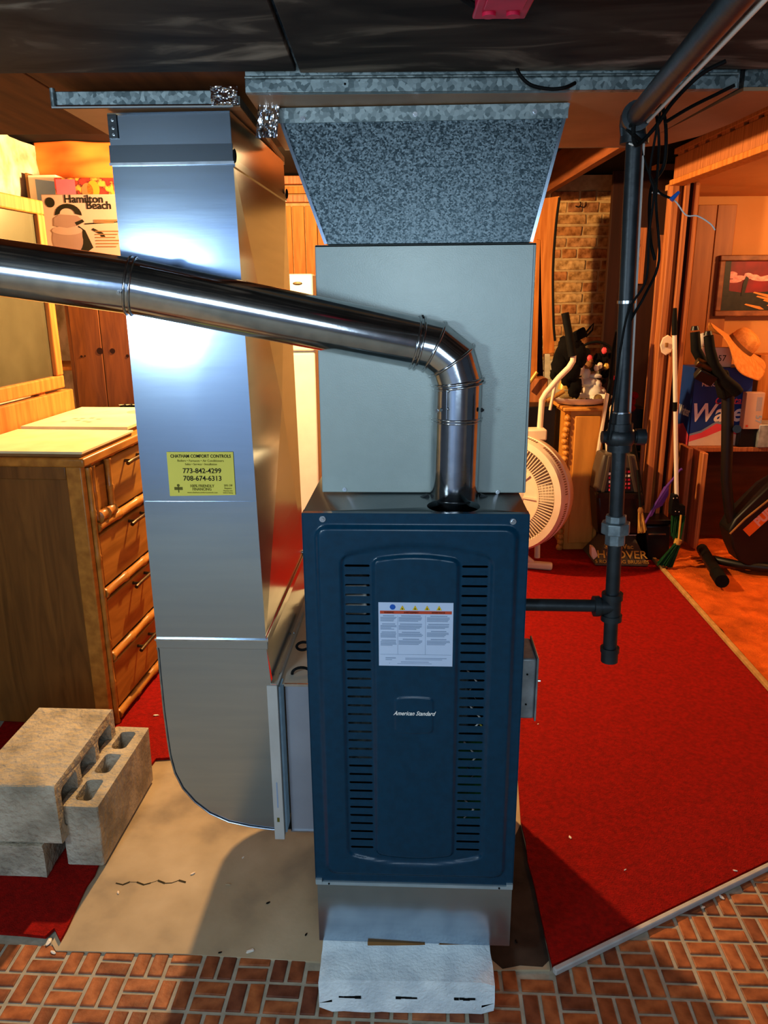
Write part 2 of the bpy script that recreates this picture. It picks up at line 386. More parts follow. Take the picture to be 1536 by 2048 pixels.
# brick tiles of the near floor: basket weave, each tile a part of the floor
tm = {}
def tile_mesh(L_, W_):
    me = bpy.data.meshes.new('brick')
    x, y, h, b = L_/2, W_/2, .0035, .0022
    vs = [(-x,-y,0),(x,-y,0),(x,y,0),(-x,y,0),(-x,-y,h-.0012),(x,-y,h-.0012),(x,y,h-.0012),(-x,y,h-.0012),(-x+b,-y+b,h),(x-b,-y+b,h),(x-b,y-b,h),(-x+b,y-b,h)]
    me.from_pydata(vs, [], [(0,1,5,4),(1,2,6,5),(2,3,7,6),(3,0,4,7),(4,5,9,8),(5,6,10,9),(6,7,11,10),(7,4,8,11),(8,9,10,11)])
    me.materials.append(M['tile']); return me
tms = [tile_mesh(.074+random.uniform(-.0025, .0025), .0335+random.uniform(-.0015, .0015)) for _ in range(6)]
def inside(p, poly):
    c = False; n = len(poly)
    for i in range(n):
        a, b = poly[i], poly[(i+1) % n]
        if (a.y > p.y) != (b.y > p.y) and p.x < (b.x-a.x)*(p.y-a.y)/(b.y-a.y)+a.x: c = not c
    return c
def pix(p):
    q = CR.transposed() @ (Vector(p)-O); return 768+FPX*q.x/-q.z, 1024-FPX*q.y/-q.z
cell = .0835; TA = math.radians(-3.2); ct, stt = math.cos(TA), math.sin(TA)
cnt = 0; TT = empty  # tiles
far = []
for i in range(-16, 20):
    for j in range(-4, 12):
        cx, cy = i*cell, 1.2+j*cell
        for k in (-.25, .25):
            if (i+j) % 2: lx, ly, r = cx, cy+k*cell, 0
            else: lx, ly, r = cx+k*cell, cy, math.pi/2
            x = lx*ct-(ly-1.2)*stt; y = 1.2+lx*stt+(ly-1.2)*ct
            p = Vector((x, y, 0)); q = pix(p)
            if not (-60 < q[0] < 1600 and 1650 < q[1] < 2110): continue
            if inside(p, cp) or inside(p, rc): continue
            hw = .036
            if any(inside(p+Vector(o_), cp) and inside(p+Vector(o_), cp) for o_ in ((hw*.7, 0, 0), (-hw*.7, 0, 0))) and 0: continue
            o = bpy.data.objects.new('brick', random.choice(tms)); COL.objects.link(o); o.parent = fl
            fb = BASE['floor'].to_translation(); o.location = p-fb+Vector((0, 0, 0)); o.rotation_euler = (0, 0, TA+r+random.uniform(-.02, .02)); cnt += 1
print('TILES', cnt)

# ceiling parts
ZP, ZT = 1.916, 1.885
clg = tag(obj('ceiling', MB().box(-3.2, 4.2, -2.6, 6.2, 2.30, 2.34), M['darkwood'], smooth=0), 'dark subfloor above the open joists', kind='structure')
for k, x in enumerate([-.35, .2, .6, 1.02]):
    obj('joist', MB().box(x-.02, x+.02, 2.12, 5.55, 2.12, 2.299), M['joist'], clg)
pm = math.tan(math.radians(-.6))
TX0 = P(490, 160, 1.5).x
cpn = empty('ceiling_panels', (0, 0, ZP), 0, 'dark scuffed ceiling boards above the camera, joined by a black seam', 'ceiling board')
cpn['kind'] = 'structure'
obj('board', MB().box(-2.6, -.146, -1.2, 1.49, ZP, ZP+.012), M['ceil'], cpn, bev=.002)
obj('board', MB().box(-.140, 2.6, -1.2, 1.50, ZP, ZP+.012), M['ceil'], cpn, bev=.002)
obj('board', MB().box(-2.6, -.64, 1.50, 2.10, 1.93, 1.942), M['joist'], cpn, bev=.002)
obj('board', MB().box(-.637, TX0-.003, 1.50, 2.30, 1.93, 1.942), M['joist'], cpn, bev=.002)
# back wall
YB = 5.6
w_ = None
wb = tag(obj('wall_back', MB().box(-1.9, 1.95, YB, YB+.1, 0, 2.29), M['bmortar'], smooth=0), 'old common-brick wall with wide joints behind the clutter', kind='structure')
bx0, bx1, bz0, bz1 = R4(1078, 392, 1240, 712, YB)
ch = .074; nb = 0
r = 0; z = bz0
while z < bz1-.02:
    x = bx0-random.uniform(0, .15)
    while x < bx1:
        L_ = random.choice([.19, .2, .2, .095, .1]); hh = ch-.012-random.uniform(0, .006)
        a = .024+random.uniform(-.002, .004)
        m = MB(); d = [random.uniform(-.004, .004) for _ in range(8)]
        m.add([(x+d[0],YB-a+.018,z+d[1]),(x+L_+d[2],YB-a+.018,z+d[3]),(x+L_+d[4],YB-a+.018,z+hh+d[5]),(x+d[6],YB-a+.018,z+hh+d[7]),
               (x,YB+.01,z),(x+L_,YB+.01,z),(x+L_,YB+.01,z+hh),(x,YB+.01,z+hh)], [(0,1,2,3),(1,0,4,5),(2,1,5,6),(3,2,6,7),(0,3,7,4)])
        obj('brick', m, M['brick'], wb, smooth=0, bev=.004); nb += 1
        x += L_+.012
    z += ch
obj('ledge', MB().box(bx0-.3, bx1+.3, YB-.12, YB-.001, bz0-.09, bz0-.02), M['plaster'], wb, bev=.01)
obj('foundation', MB().box(bx0-.3, bx1+.3, YB-.10, YB-.001, .01, bz0-.09), M['plaster'], wb, bev=.01)
# vertical panelling behind the fridge
x0, x1, z0, z1 = R4(470, 412, 690, 900, YB-.03)
n = 9
for k in range(n):
    a = x0+(x1-x0)*k/n; b = x0+(x1-x0)*(k+1)/n
    obj('panel_board', MB().box(a+.003, b-.003, YB-.03, YB-.002, .01, z1), M['pine'], wb, bev=.004)
hz = P(600, 405, YB-.06).z
obj('header_slat', MB().box(x0, x1, YB-.09, YB-.032, hz, hz+.045), M['casing'], wb, bev=.003)
obj('header_slat', MB().box(x0, x1, YB-.07, YB-.032, hz+.055, hz+.10), M['pine'], wb, bev=.003)
obj('header_slat', MB().box(x0, x1, YB-.11, YB-.032, hz+.11, hz+.16), M['casing'], wb, bev=.003)
def rock(u, v):
    y = 1.2+4.4*u; z = 2.28*v
    return Vector((-1.78+.03*noise.noise(Vector((y*5, z*5, 1)))+.012*noise.noise(Vector((y*22, z*22, 4))), y, z))
g = MB().grid(rock, 130, 70, flip=True); tag(obj('wall_left', g, M['plaster'], smooth=180), 'rough pale plastered left wall', kind='structure')
# side room
wr = tag(obj('wall_right', MB().box(1.70, 4.0, 5.15, 5.25, 0, 2.29), M['tanwall'], smooth=0), 'tan back wall of the side room', kind='structure')
xa = P(1394, 600, 5.15).x; xb = P(1462, 500, 5.15).x
for k in range(4):
    a = 1.72+(xb-1.72)*k/4; b = 1.72+(xb-1.72)*(k+1)/4
    obj('wall_panel', MB().box(a+.002, b-.002, 5.12, 5.149, .01, 2.05), M['panel'], wr, bev=.003)
tag(obj('ceiling_side', MB().box(1.66, 4.0, 1.5, 5.14, 2.10, 2.13), M['tanwall'], smooth=0), 'light ceiling of the side room', kind='structure')
tag(obj('wall_far_right', MB().box(4.0, 4.1, 1.5, 5.2, 0, 2.29), M['tanwall'], smooth=0), 'far right wall of the side room', kind='structure')
# dark brown slab behind the vacuum
YS = 4.85
x0, x1, z0, z1 = R4(1217, 385, 1352, 640, YS)
ds = tag(obj('door_1', MB().box(x0, x1+.02, YS, YS+.04, .01, z1+.12), M['brownslab'], bev=.003), 'dark red-brown door slab behind the gas pipe', kind='structure')
# casing of the opening
tr = empty('trim_1', (P(1345, 700, 4.45).x, 4.45, 0), 0, 'orange-lit wooden casing boards of the side-room opening', kind='structure')
for (pa, pb, dy, mm) in ((1331, 1344, 0, 'casing'), (1344.5, 1354, .03, 'pine'), (1354.5, 1363, -.012, 'casing'), (1364, 1374, .022, 'brownslab'), (1374.5, 1383, .0, 'casing'), (1383.5, 1390, .04, 'pine')):
    xx0 = P(pa, 500, 4.45).x; xx1 = P(pb, 500, 4.45).x
    obj('casing_board', MB().box(xx0, xx1, 4.42+dy, 4.50+dy, .03, P(1360, 374, 4.45).z+.02), M[mm], tr, bev=.003)
# header fascia along the opening
HX = P(1348, 372, 4.4).x
hdr = empty('trim_2', (HX, 3.4, 2.0), 0, 'long wooden fascia above the opening with a row of slots', kind='structure')
hz0 = P(1348, 366, 4.4).z
obj('fascia', MB().box(HX, HX+.025, 1.9, 4.42, hz0+.02, hz0+.13), M['casing'], hdr, bev=.003)
obj('ledge', MB().box(HX-.02, HX+.06, 1.9, 4.42, hz0-.012, hz0+.016), M['pine'], hdr, bev=.003)
obj('top_rail', MB().box(HX-.008, HX+.02, 1.9, 4.42, hz0+.142, hz0+.17), M['casing'], hdr, bev=.003)
for k in range(18):
    y = 2.0+k*.135
    obj('slot_block', MB().box(HX, HX+.02, y, y+.085, hz0+.13, hz0+.1425), M['casing'], hdr)
obj('slot_backing', MB().box(HX+.026, HX+.035, 1.9, 4.42, hz0+.02, 2.29), M['darkwood'], hdr)

# ================================================================== trunk ducts overhead
def frame(Y0, X0=0):      # origin on the furnace-aligned frame
    return TR((X0, Y0, 0), -A)
st = empty('supply_trunk_duct', (.35, 1.78, ZT), 0, 'long galvanised supply trunk duct overhead, spangled front lip, warm underside', 'duct')
TX0, TX1 = P(490, 160, 1.5).x, P(1475, 160, 1.5).x
obj('front_face', MB().box(TX0, TX1, 1.505, 1.515, ZT, 2.13), M['galv'], st)
obj('lower_lip', MB().box(TX0, TX1, 1.497, 1.504, ZT, ZT+.021), M['galv'], st, bev=.001)
obj('seam_rib', MB().tube([(TX0, 1.499, ZT+.0245), (TX1, 1.499, ZT+.0245)], .0022, 8), M['galv'], st)
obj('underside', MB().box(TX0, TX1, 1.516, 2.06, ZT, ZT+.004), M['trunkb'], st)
obj('side_face', MB().box(TX1, TX1+.01, 1.516, 2.06, ZT+.005, 2.13), M['galv'], st)
obj('back_face', MB().box(TX0, TX1, 2.061, 2.07, ZT, 2.13), M['galv'], st)
q = P(690, 168, 1.497); obj('lip_hole', MB().cyl(q, q+Vector((0, -.001, 0)), .002), M['black'], st)
sb = empty('side_branch_duct', P(1480, 230, z=ZT), 0, 'second low duct at the upper right with a curved warm-lit underside', 'duct')
zz_ = ZT+.004; pl_ = [P(px, py, z=zz_) for px, py in ((1468, 186), (1450, 200), (1262, 296), (1330, 290), (1400, 272), (1460, 248), (1540, 210), (1600, 190))]
pl_[0].y = 1.53; pl_[0].x += .01; pl_ = pl_+[Vector((pl_[-1].x+.1, 1.53, zz_))]
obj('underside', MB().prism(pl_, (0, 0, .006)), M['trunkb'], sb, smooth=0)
obj('casing', MB().prism([p+ZU*.0065 for p in pl_], (0, 0, .22)), M['galv'], sb, smooth=0)

rt = empty('return_trunk_duct', (-.7, 1.8, 1.9), 0, 'galvanised return trunk box above the tall duct, left of the supply trunk', 'duct')
RX0, RX1 = P(105, 200, 1.60).x, P(478, 205, 1.60).x
zf = P(280, 213, 1.60).z
obj('front_lip', MB().box(RX0, P(440, 200, 1.6).x, 1.596, 1.602, zf, zf+.026), M['galv'], rt, bev=.0015)
obj('lip_bead', MB().tube([(RX0, 1.594, zf-.001), (RX1-.01, 1.594, zf-.001)], .0035, 8), M['sheet'], rt)
obj('end_cap', MB().cyl((RX0+.004, 1.593, zf), (RX0+.004, 1.593, zf+.03), .005), M['galv'], rt)
obj('body', MB().box(RX0+.012, RX1, 1.61, 2.30, zf+.004, 1.905), M['galv'], rt)
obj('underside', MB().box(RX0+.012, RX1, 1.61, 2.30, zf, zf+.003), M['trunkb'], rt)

# ================================================================== supply transition (flared)
YC = 1.60
pc = Vector((0, YC, 0))+rvec*0; nC = -dvec
C = lambda px, py, off=0: PP(px, py, Vector((.05, YC, 1))-dvec*off, nC)
D = dvec*.50
tl, trr, br, bl = C(553, 222), C(1136, 215), C(1062, 486), C(652, 486)
tl.z = trr.z = ZT-.002; br.z = bl.z = (br.z+bl.z)/2
fr = empty('supply_transition', (bl+br)/2+D/2, -A, 'flared dusty galvanised transition between coil cabinet and trunk', 'duct')
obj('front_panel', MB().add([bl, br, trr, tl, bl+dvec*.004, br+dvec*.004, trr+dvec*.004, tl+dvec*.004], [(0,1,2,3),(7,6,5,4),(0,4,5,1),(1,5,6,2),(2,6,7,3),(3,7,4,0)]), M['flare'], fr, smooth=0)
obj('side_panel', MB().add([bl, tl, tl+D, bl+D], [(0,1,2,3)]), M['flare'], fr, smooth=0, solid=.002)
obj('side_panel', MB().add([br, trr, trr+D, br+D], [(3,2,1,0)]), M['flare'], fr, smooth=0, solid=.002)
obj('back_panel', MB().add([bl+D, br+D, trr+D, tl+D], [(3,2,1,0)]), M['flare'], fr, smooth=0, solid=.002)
up = (trr-tl)
obj('top_flange', MB().add([tl-dvec*.005+ZU*-.026, trr-dvec*.005+ZU*-.026, trr-dvec*.005, tl-dvec*.005, tl-ZU*.026, trr-ZU*.026, trr, tl], [(0,1,2,3),(0,4,5,1),(3,2,6,7),(0,3,7,4),(1,5,6,2)]), M['galv'], fr, smooth=0)
obj('edge_seam', MB().bar(bl-dvec*.002, tl-dvec*.002, .006, .005, dvec), M['sheet'], fr)
obj('edge_seam', MB().bar(br-dvec*.002, trr-dvec*.002, .006, .005, dvec), M['sheet'], fr)
def screw(par, p, n, r=.0042, name='screw', mat='steel'):
    n = Vector(n).normalized(); p = Vector(p)
    m = MB(); m.cyl(p, p+n*.0015, r*1.5, seg=12); m.cyl(p+n*.0015, p+n*.005, r, r*.85, seg=6)
    return obj(name, m, M[mat], par)
for px, py in ((606, 238), (830, 229), (1069, 224)): screw(fr, C(px, py, .006), -dvec, .0032)

# ================================================================== coil cabinet
zt = C(850, 488).z; zb = 1.134
cl0, cl1 = C(632, 488), C(1069, 488); c0 = (C(632, 488).lerp(C(642, 985), .5)); c1 = (C(1069, 488).lerp(C(1055, 985), .5))
XW = (c1-c0).dot(rvec); cc = (c0+c1)/2; cc.z = zb
ck = empty('coil_cabinet', cc+D*.5, -A, 'grey-green painted coil cabinet standing on the furnace', 'coil cabinet')
h = zt-zb; D2 = .52
m = MB(); m.box(-XW/2, XW/2, -D2/2, D2/2, 0, h); ckb = obj('casing', m, M['coil'], ck, world=False, bev=.002)
# recompute base so local -D2/2 is the front plane
ck.location = cc+dvec*(D2/2)+Vector((0, 0, 0)); BASE[ck.name] = TR(ck.location, -A)
obj('front_seam', MB().box(-XW/2+.001, XW/2-.001, -D2/2-.0015, -D2/2-.0004, h-.0035, h-.001), M['black'], ck, world=False)
obj('side_seam', MB().box(XW/2-.006, XW/2-.0045, -D2/2-.001, -D2/2-.0003, 0.002, h-.004), M['slate'], ck, world=False)
for px, py in ((689, 979), (995, 984)): screw(ck, C(px, py, .001), -dvec, .003)

# ================================================================== furnace
YF = 1.44
F = lambda px, py, off=0: PP(px, py, Vector((.05, YF, 1))-dvec*off, -dvec)
f0 = (F(612, 1030).lerp(F(625, 1760), .5)); f1 = (F(1060, 1035).lerp(F(1024, 1770), .5))
FW = (f1-f0).dot(rvec); fc = (f0+f1)/2
zFt = 1.132; zFb = F(824, 1765).z; FD = .70
fu = empty('furnace', (fc.x+dvec.x*FD/2, fc.y+dvec.y*FD/2, .095), -A, 'dark teal gas furnace with louvred door on a concrete block', 'furnace')
FL = lambda p: base(fu).inverted() @ p
yF = -FD/2; z0_, z1_ = zFb-.095, zFt-.095
cab = MB(); t = .004
cab.box(-FW/2, -FW/2+t, yF+.03, FD/2, z0_, z1_-.004); cab.box(FW/2-t, FW/2, yF+.03, FD/2, z0_, z1_-.004); cab.box(-FW/2, FW/2, FD/2-t, FD/2, z0_, z1_-.004)
obj('cabinet_shell', cab, M['slate'], fu, world=False)
# top plate with the round flue opening
vp = FL(P(907, 1012, z=zFt)); NS = 40; HR = .0535
hole = [(vp.x+HR*math.cos(2*math.pi*k/NS), vp.y+HR*math.sin(2*math.pi*k/NS)) for k in range(NS)]
def sq(x, y, a):
    c, s = math.cos(a), math.sin(a)
    tx = ((FW/2-x) if c > 0 else (-FW/2-x))/c if abs(c) > 1e-6 else 9
    ty = ((FD/2-y) if s > 0 else (yF+.012-y))/s if abs(s) > 1e-6 else 9
    k = min(tx, ty); return (x+c*k, y+s*k)
angs = sorted([2*math.pi*k/NS for k in range(NS)]+[math.atan2(b-vp.y, a-vp.x) % (2*math.pi) for a in (-FW/2, FW/2) for b in (yF+.012, FD/2)])
m = MB(); vs = []; n = len(angs)
for a in angs: vs.append((vp.x+HR*math.cos(a), vp.y+HR*math.sin(a), z1_))
for a in angs: q = sq(vp.x, vp.y, a); vs.append((q[0], q[1], z1_))
for a in angs: vs.append((vp.x+HR*math.cos(a), vp.y+HR*math.sin(a), z1_-.012))
fs = [(i, n+i, n+(i+1) % n, (i+1) % n) for i in range(n)]+[(i, (i+1) % n, 2*n+(i+1) % n, 2*n+i) for i in range(n)]
obj('top_plate', m.add(vs, fs), M['slate'], fu, world=False, solid=.002, smooth=20)
obj('inner_baffle', MB().box(-FW/2+.006, FW/2-.006, yF+.16, yF+.165, z0_, z1_-.015), M['black'], fu, world=False)
obj('bottom_pan', MB().box(-FW/2+.005, FW/2-.005, yF+.02, FD/2-.005, z0_+.001, z0_+.004), M['black'], fu, world=False)
obj('burner_box', MB().box(-.15, .12, yF+.09, yF+.15, z0_+.25, z0_+.48), M['galv'], fu, world=False, bev=.004)
obj('inducer_housing', MB().box(-.17, -.10, yF+.05, yF+.13, z1_-.235, z1_-.17), M['pwhite'], fu, world=False, bev=.004)
obj('control_board', MB().box(.09, .19, yF+.05, yF+.06, z0_+.12, z0_+.34), M['green'], fu, world=False)
for k in range(9):
    x = .10+random.uniform(0, .08); zz = z0_+.14+k*.045
    obj('control_wire', MB().tube([(x, yF+.045, zz), (x+.02, yF+.035, zz+.03), (x-.01, yF+.03, zz+.07)], .0018, 6), M[random.choice(['pwhite', 'yellow', 'wirew', 'steel'])], fu, world=False)
# the door: embossed sheet with real louvre slots
def uz(px, py):
    q = FL(F(px, py)); return q.x, q.z
def sdr(x, z, x0, x1, za, zb_, r, arc=0):
    cx = (x0+x1)/2; hw = (x1-x0)/2; u = (x-cx)/hw
    bow = arc*(1-min(1, u*u))
    zt_, zbb = zb_+bow, za-bow
    dx = abs(x-cx)-(hw-r); cz = (zt_+zbb)/2; dz = abs(z-cz)-((zt_-zbb)/2-r)
    return math.hypot(max(dx, 0), max(dz, 0))+min(max(dx, dz), 0)-r
def ss(a, b, x):
    t = max(0, min(1, (x-a)/(b-a))); return t*t*(3-2*t)
ax0 = (uz(637, 1060)[0]+uz(652, 1740)[0])/2; ax1 = (uz(1034, 1070)[0]+uz(1006, 1745)[0])/2; az0 = uz(824, 1748)[1]; az1 = uz(824, 1054)[1]
bx0_ = (uz(688, 1120)[0]+uz(692, 1690)[0])/2; bx1_ = (uz(987, 1120)[0]+uz(962, 1700)[0])/2; bz0_ = uz(694, 1704)[1]; bz1_ = uz(694, 1113)[1]
gx0 = (uz(750, 1120)[0]+uz(750, 1690)[0])/2; gx1 = (uz(918, 1120)[0]+uz(905, 1690)[0])/2; gz0 = uz(826, 1707)[1]; gz1 = uz(750, 1119)[1]
arcB = uz(826, 1090)[1]-bz1_
e0_, e1_ = uz(791, 1460), uz(866, 1394)
def hgt(x, z):
    h_ = .007*ss(.006, -.006, sdr(x, z, ax0, ax1, az0, az1, .022))
    h_ -= .006*ss(.005, -.005, sdr(x, z, bx0_, bx1_, bz0_, bz1_, .014, arcB))
    h_ += .006*ss(.005, -.005, sdr(x, z, gx0, gx1, gz0, gz1, .012, arcB*.35))
    h_ += .0022*ss(.002, -.002, sdr(x, z, e0_[0], e1_[0], e0_[1], e1_[1], .009, .003))
    return h_
sl0 = (bx0_+.006, gx0-.007); sl1 = (gx1+.007, bx1_-.007)
us = {-FW/2, FW/2}
def spread(S_, a, b, n):
    for i in range(n+1): S_.add(round(a+(b-a)*i/n, 6))
for e in (ax0, ax1, bx0_, bx1_, gx0, gx1, e0_[0], e1_[0]): spread(us, e-.007, e+.007, 6)
spread(us, -FW/2, FW/2, 70)
crit = set()
for a, b in (sl0, sl1):
    for q in (a, a+.0015, b-.0015, b): crit.add(round(q, 6))
us = sorted([u for u in us if -FW/2-1e-6 <= u <= FW/2+1e-6 and all(abs(u-c) > .0012 for c in crit)]+list(crit))
NSL = 33; zs_ = set(); zcrit = set(); slots = []
za, zb2 = uz(720, 1693)[1], uz(720, 1131)[1]
for k in range(NSL):
    zc_ = za+(zb2-za)*k/(NSL-1); slots.append(zc_)
    for q in (-.0024, -.0012, .0012, .0024): zcrit.add(round(zc_+q, 6))
spread(zs_, z0_+.0, z1_-.0, 160)
for e in (az0, az1, gz0-.004, gz1+.004, e0_[1], e1_[1]): spread(zs_, e-.007, e+.007, 6)
zs_ = sorted([q for q in zs_ if z0_-1e-6 <= q <= z1_+1e-6 and all(abs(q-c) > .001 for c in zcrit)]+list(zcrit))
vs = []; nU = len(us)
for zz in zs_:
    for u in us: vs.append((u, yF-hgt(u, zz), zz))
fs = []
def inslot(u, zz):
    for a, b in (sl0, sl1):
        if a < u < b:
            ends = u < a+.0015 or u > b-.0015
            for c in slots:
                if abs(zz-c) < (.0012 if ends else .0024): return True
    return False
for j in range(len(zs_)-1):
    for i in range(nU-1):
        if inslot((us[i]+us[i+1])/2, (zs_[j]+zs_[j+1])/2): continue
        a = j*nU+i; fs.append((a, a+1, a+nU+1, a+nU))
door = obj('louvred_door', MB().add(vs, fs), M['teal'], fu, world=False, smooth=60)
m_ = MB(); tt = .002
m_.box(-FW/2-.001, -FW/2+.001, yF, yF+.03, z0_, z1_); m_.box(FW/2-.001, FW/2+.001, yF, yF+.03, z0_, z1_); m_.box(-FW/2, FW/2, yF+.0005, yF+.014, z1_-.0015, z1_+.0015)
obj('door_rim', m_, M['teal'], fu, world=False)
for px, py in ((645, 1038), (1026, 1043)): screw(fu, F(px, py, .0005), -dvec, .0042)
m = MB(); zz = z0_
m.box(-FW/2, FW/2, yF-.004, yF+.004, zz-.009, zz-.001); m.box(-FW/2, -FW/2+.014, yF-.006, yF+.002, zz-.004, zz+.006); m.box(FW/2-.014, FW/2, yF-.006, yF+.002, zz-.004, zz+.006)
obj('bottom_rail', m, M['silverstrip'], fu, world=False)
for x in (-FW/2+.03, FW/2-.03): obj('rail_screw', MB().cyl((x, yF-.004, zz-.005), (x, yF-.006, zz-.005), .002, seg=8), M['black'], fu, world=False)
text('brand_lettering', 'American Standard', M['pwhite'], fu, F(828, 1427, .0095), rvec, ZU, .0135, shear=.45, squash=.82, bold=.0002)
# warning label
wl = [F(757, 1204, .0075), F(907, 1206, .0075), F(907, 1333, .0075), F(758, 1331, .0075)]
w0 = FL(wl[3]); w1 = FL(wl[1]); LX0, LX1, LZ0, LZ1 = w0.x, w1.x, w0.z, w1.z
yl = yF-.0075
lab = obj('warning_label', MB().box(LX0, LX1, yl-.0002, yl+.0002, LZ0, LZ1), M['paper'], fu, world=False)
lab['label'] = 'white trilingual warning label with red bar and yellow triangles'
LW, LH = LX1-LX0, LZ1-LZ0
def lq(m, a, b, c, d, o=.0006): m.box(LX0+LW*a, LX0+LW*b, yl-o-.0001, yl-o+.0001, LZ0+LH*c, LZ0+LH*d)
m = MB(); lq(m, .02, .98, .82, .865); obj('printed_bar', m, M['redbar'], lab, world=True) if 0 else None
def lobj(name, m, mat):
    # children of the label in furnace space
    o = obj(name, m, mat, fu, world=False); return o
def reparent(o, p):
    Lm = BASE[p.name].inverted() @ BASE[o.name]; o.parent = p; o.location = Lm.to_translation()
m = MB(); lq(m, .02, .98, .825, .872); o = lobj('printed_bar', m, M['redbar']); reparent(o, lab)
for i, cxx in enumerate((.32, .49, .65, .81)):
    m = MB(); x = LX0+LW*cxx; zb3 = LZ0+LH*.885; s_ = LW*.036; y = yl-.0008
    m.add([(x-s_, y, zb3), (x+s_, y, zb3), (x, y, zb3+s_*1.9)], [(0, 1, 2)]); o = lobj('warning_triangle', m, M['ywarn']); reparent(o, lab)
    m = MB(); m.box(x-.0008, x+.0008, y-.0003, y-.0001, zb3+.0008, zb3+.0045); o = lobj('warning_mark', m, M['ink']); reparent(o, lab)
m = MB(); x = LX0+LW*.19; z = LZ0+LH*.93
m.cyl((x, yl, z), (x, yl-.0008, z), LW*.038, seg=20); o = lobj('blue_mark', m, M['blue']); reparent(o, lab)
m = MB(); rnd = random.Random(3)
for (ca, cb) in ((.025, .245), (.27, .60), (.65, .965)):
    z = .80
    for blk in range(4):
        mid = (ca+cb)/2; hw = (cb-ca)*rnd.uniform(.3, .46); lq(m, mid-hw, mid+hw, z-.014, z); z -= .026
        for ln in range(rnd.choice((3, 4, 4))): lq(m, ca, cb-(cb-ca)*rnd.uniform(0, .35 if ln > 1 else .08), z-.011, z); z -= .0185
        z -= .028
for a, b, c, d in ((.256, .259, .19, .80), (.628, .631, .19, .80), (.02, .98, .182, .186), (.09, .23, .12, .135), (.09, .18, .095, .105), (.36, .92, .12, .13), (.36, .86, .1, .108), (.3, .68, .06, .07), (.25, .72, .035, .042), (.14, .147, .035, .05)): lq(m, a, b, c, d)
o = lobj('printed_text', m, M['grey']); reparent(o, lab); o['kind'] = 'stuff'
for s_, a in (('WARNING', .14), ('AVERTISSEMENT', .44), ('ADVERTENCIA', .80)):
    text('lettering', s_, M['ink'], fu, base(fu) @ Vector((LX0+LW*a, yl-.0009, LZ0+LH*.848)), rvec, ZU, .0052, squash=.78)
# sheet-metal base under the cabinet
zbt = zFb-.011
fb = empty('furnace_stand', (fc+dvec*FD/2).xy.to_3d()+Vector((0, 0, .0945)), -A, 'plain bare sheet-metal base between furnace and concrete block', 'stand')
hb = zbt-.0945
obj('front_panel', MB().box(-FW/2+.002, FW/2+.0, yF+.004, yF+.008, 0, hb), M['sheet'], fb, world=False)
for sx in (-1, 1): obj('side_panel', MB().box(min(sx*(FW/2-.002), sx*(FW/2-.006)), max(sx*(FW/2-.002), sx*(FW/2-.006)), yF+.0085, FD/2, 0, hb), M['sheet'], fb, world=False)
obj('back_panel', MB().box(-FW/2+.01, FW/2-.01, FD/2-.006, FD/2-.002, 0, hb), M['sheet'], fb, world=False)
# junction box on the furnace side
jb = empty('junction_box', (f1+dvec*.12+rvec*.03).xy.to_3d()+Vector((0, 0, F(1070, 1350).z)), -A, 'grey metal electrical box on the right side of the furnace', 'electrical box')
jz0 = P(1070, 1408, 1.54).z; jz1 = P(1070, 1292, 1.54).z
jb.location.z = jz0; BASE[jb.name] = TR(jb.location, -A)
jx = FW/2; JL = lambda p: base(jb).inverted() @ (base(fu) @ p)
m = MB(); m.box(jx+.0015, jx+.036, yF+.05, yF+.155, jz0-.095, jz1-.095); m.v = [JL(v) for v in m.v]; obj('box_body', m, M['junction'], jb, world=False, bev=.004)
m = MB(); m.box(jx+.0365, jx+.041, yF+.046, yF+.159, jz0-.099, jz1-.091); m.v = [JL(v) for v in m.v]; obj('cover_plate', m, M['junction'], jb, world=False, bev=.003)
m = MB(); m.box(jx+.0415, jx+.046, yF+.075, yF+.130, jz0-.08, jz1-.11); m.v = [JL(v) for v in m.v]; obj('raised_cover', m, M['junction'], jb, world=False, bev=.004)
for dz in (.25, .75):
    zz = jz0-.095+(jz1-jz0)*dz
    m = MB(); m.cyl((jx+.018, yF+.0495, zz), (jx+.018, yF+.0485, zz), .0022, seg=8); m.v = [JL(v) for v in m.v]; obj('knockout_hole', m, M['black'], jb, world=False)
m = MB(); m.cyl((jx+.046, yF+.1, jz0-.095+.065), (jx+.055, yF+.1, jz0-.095+.065), .003, seg=8); m.v = [JL(v) for v in m.v]; obj('toggle', m, M['steel'], jb, world=False)

# ================================================================== flue pipe
YV = 1.507
V = lambda px, py, Y=YV: P(px, py, Y)
base_p = P(907, 1010, z=zFt-.02); YV = base_p.y
path = [base_p, Vector((base_p.x+.003, YV, V(917, 763, YV).z)), V(903, 722, YV), V(868, 694, YV), V(838, 687, YV), V(268, 573, 1.485), V(-130, 517, 1.46)]
path[1].x = V(917, 763, YV).x-.002
RV = .0508
vent = empty('vent_pipe', base_p+Vector((0, 0, 0)), 0, 'shiny round metal vent pipe rising from the furnace and running off left', 'vent pipe')
planes = []
for i in range(len(path)):
    if i == 0: nn = ZU.copy()
    elif i == len(path)-1: nn = (path[i]-path[i-1]).normalized()
    else: nn = ((path[i]-path[i-1]).normalized()+(path[i+1]-path[i]).normalized()).normalized()
    planes.append(nn)
def ringat(i, d, r, seg=48):
    d = d.normalized(); n_ = planes[i]; u = Vector((0, 1, 0)); u = (u-d*u.dot(d)).normalized(); v = d.cross(u); out = []
    for k in range(seg):
        a = 2*math.pi*k/seg; q = path[i]+(u*math.cos(a)+v*math.sin(a))*r
        q = q+d*((path[i]-q).dot(n_)/d.dot(n_)); out.append(q)
    return out
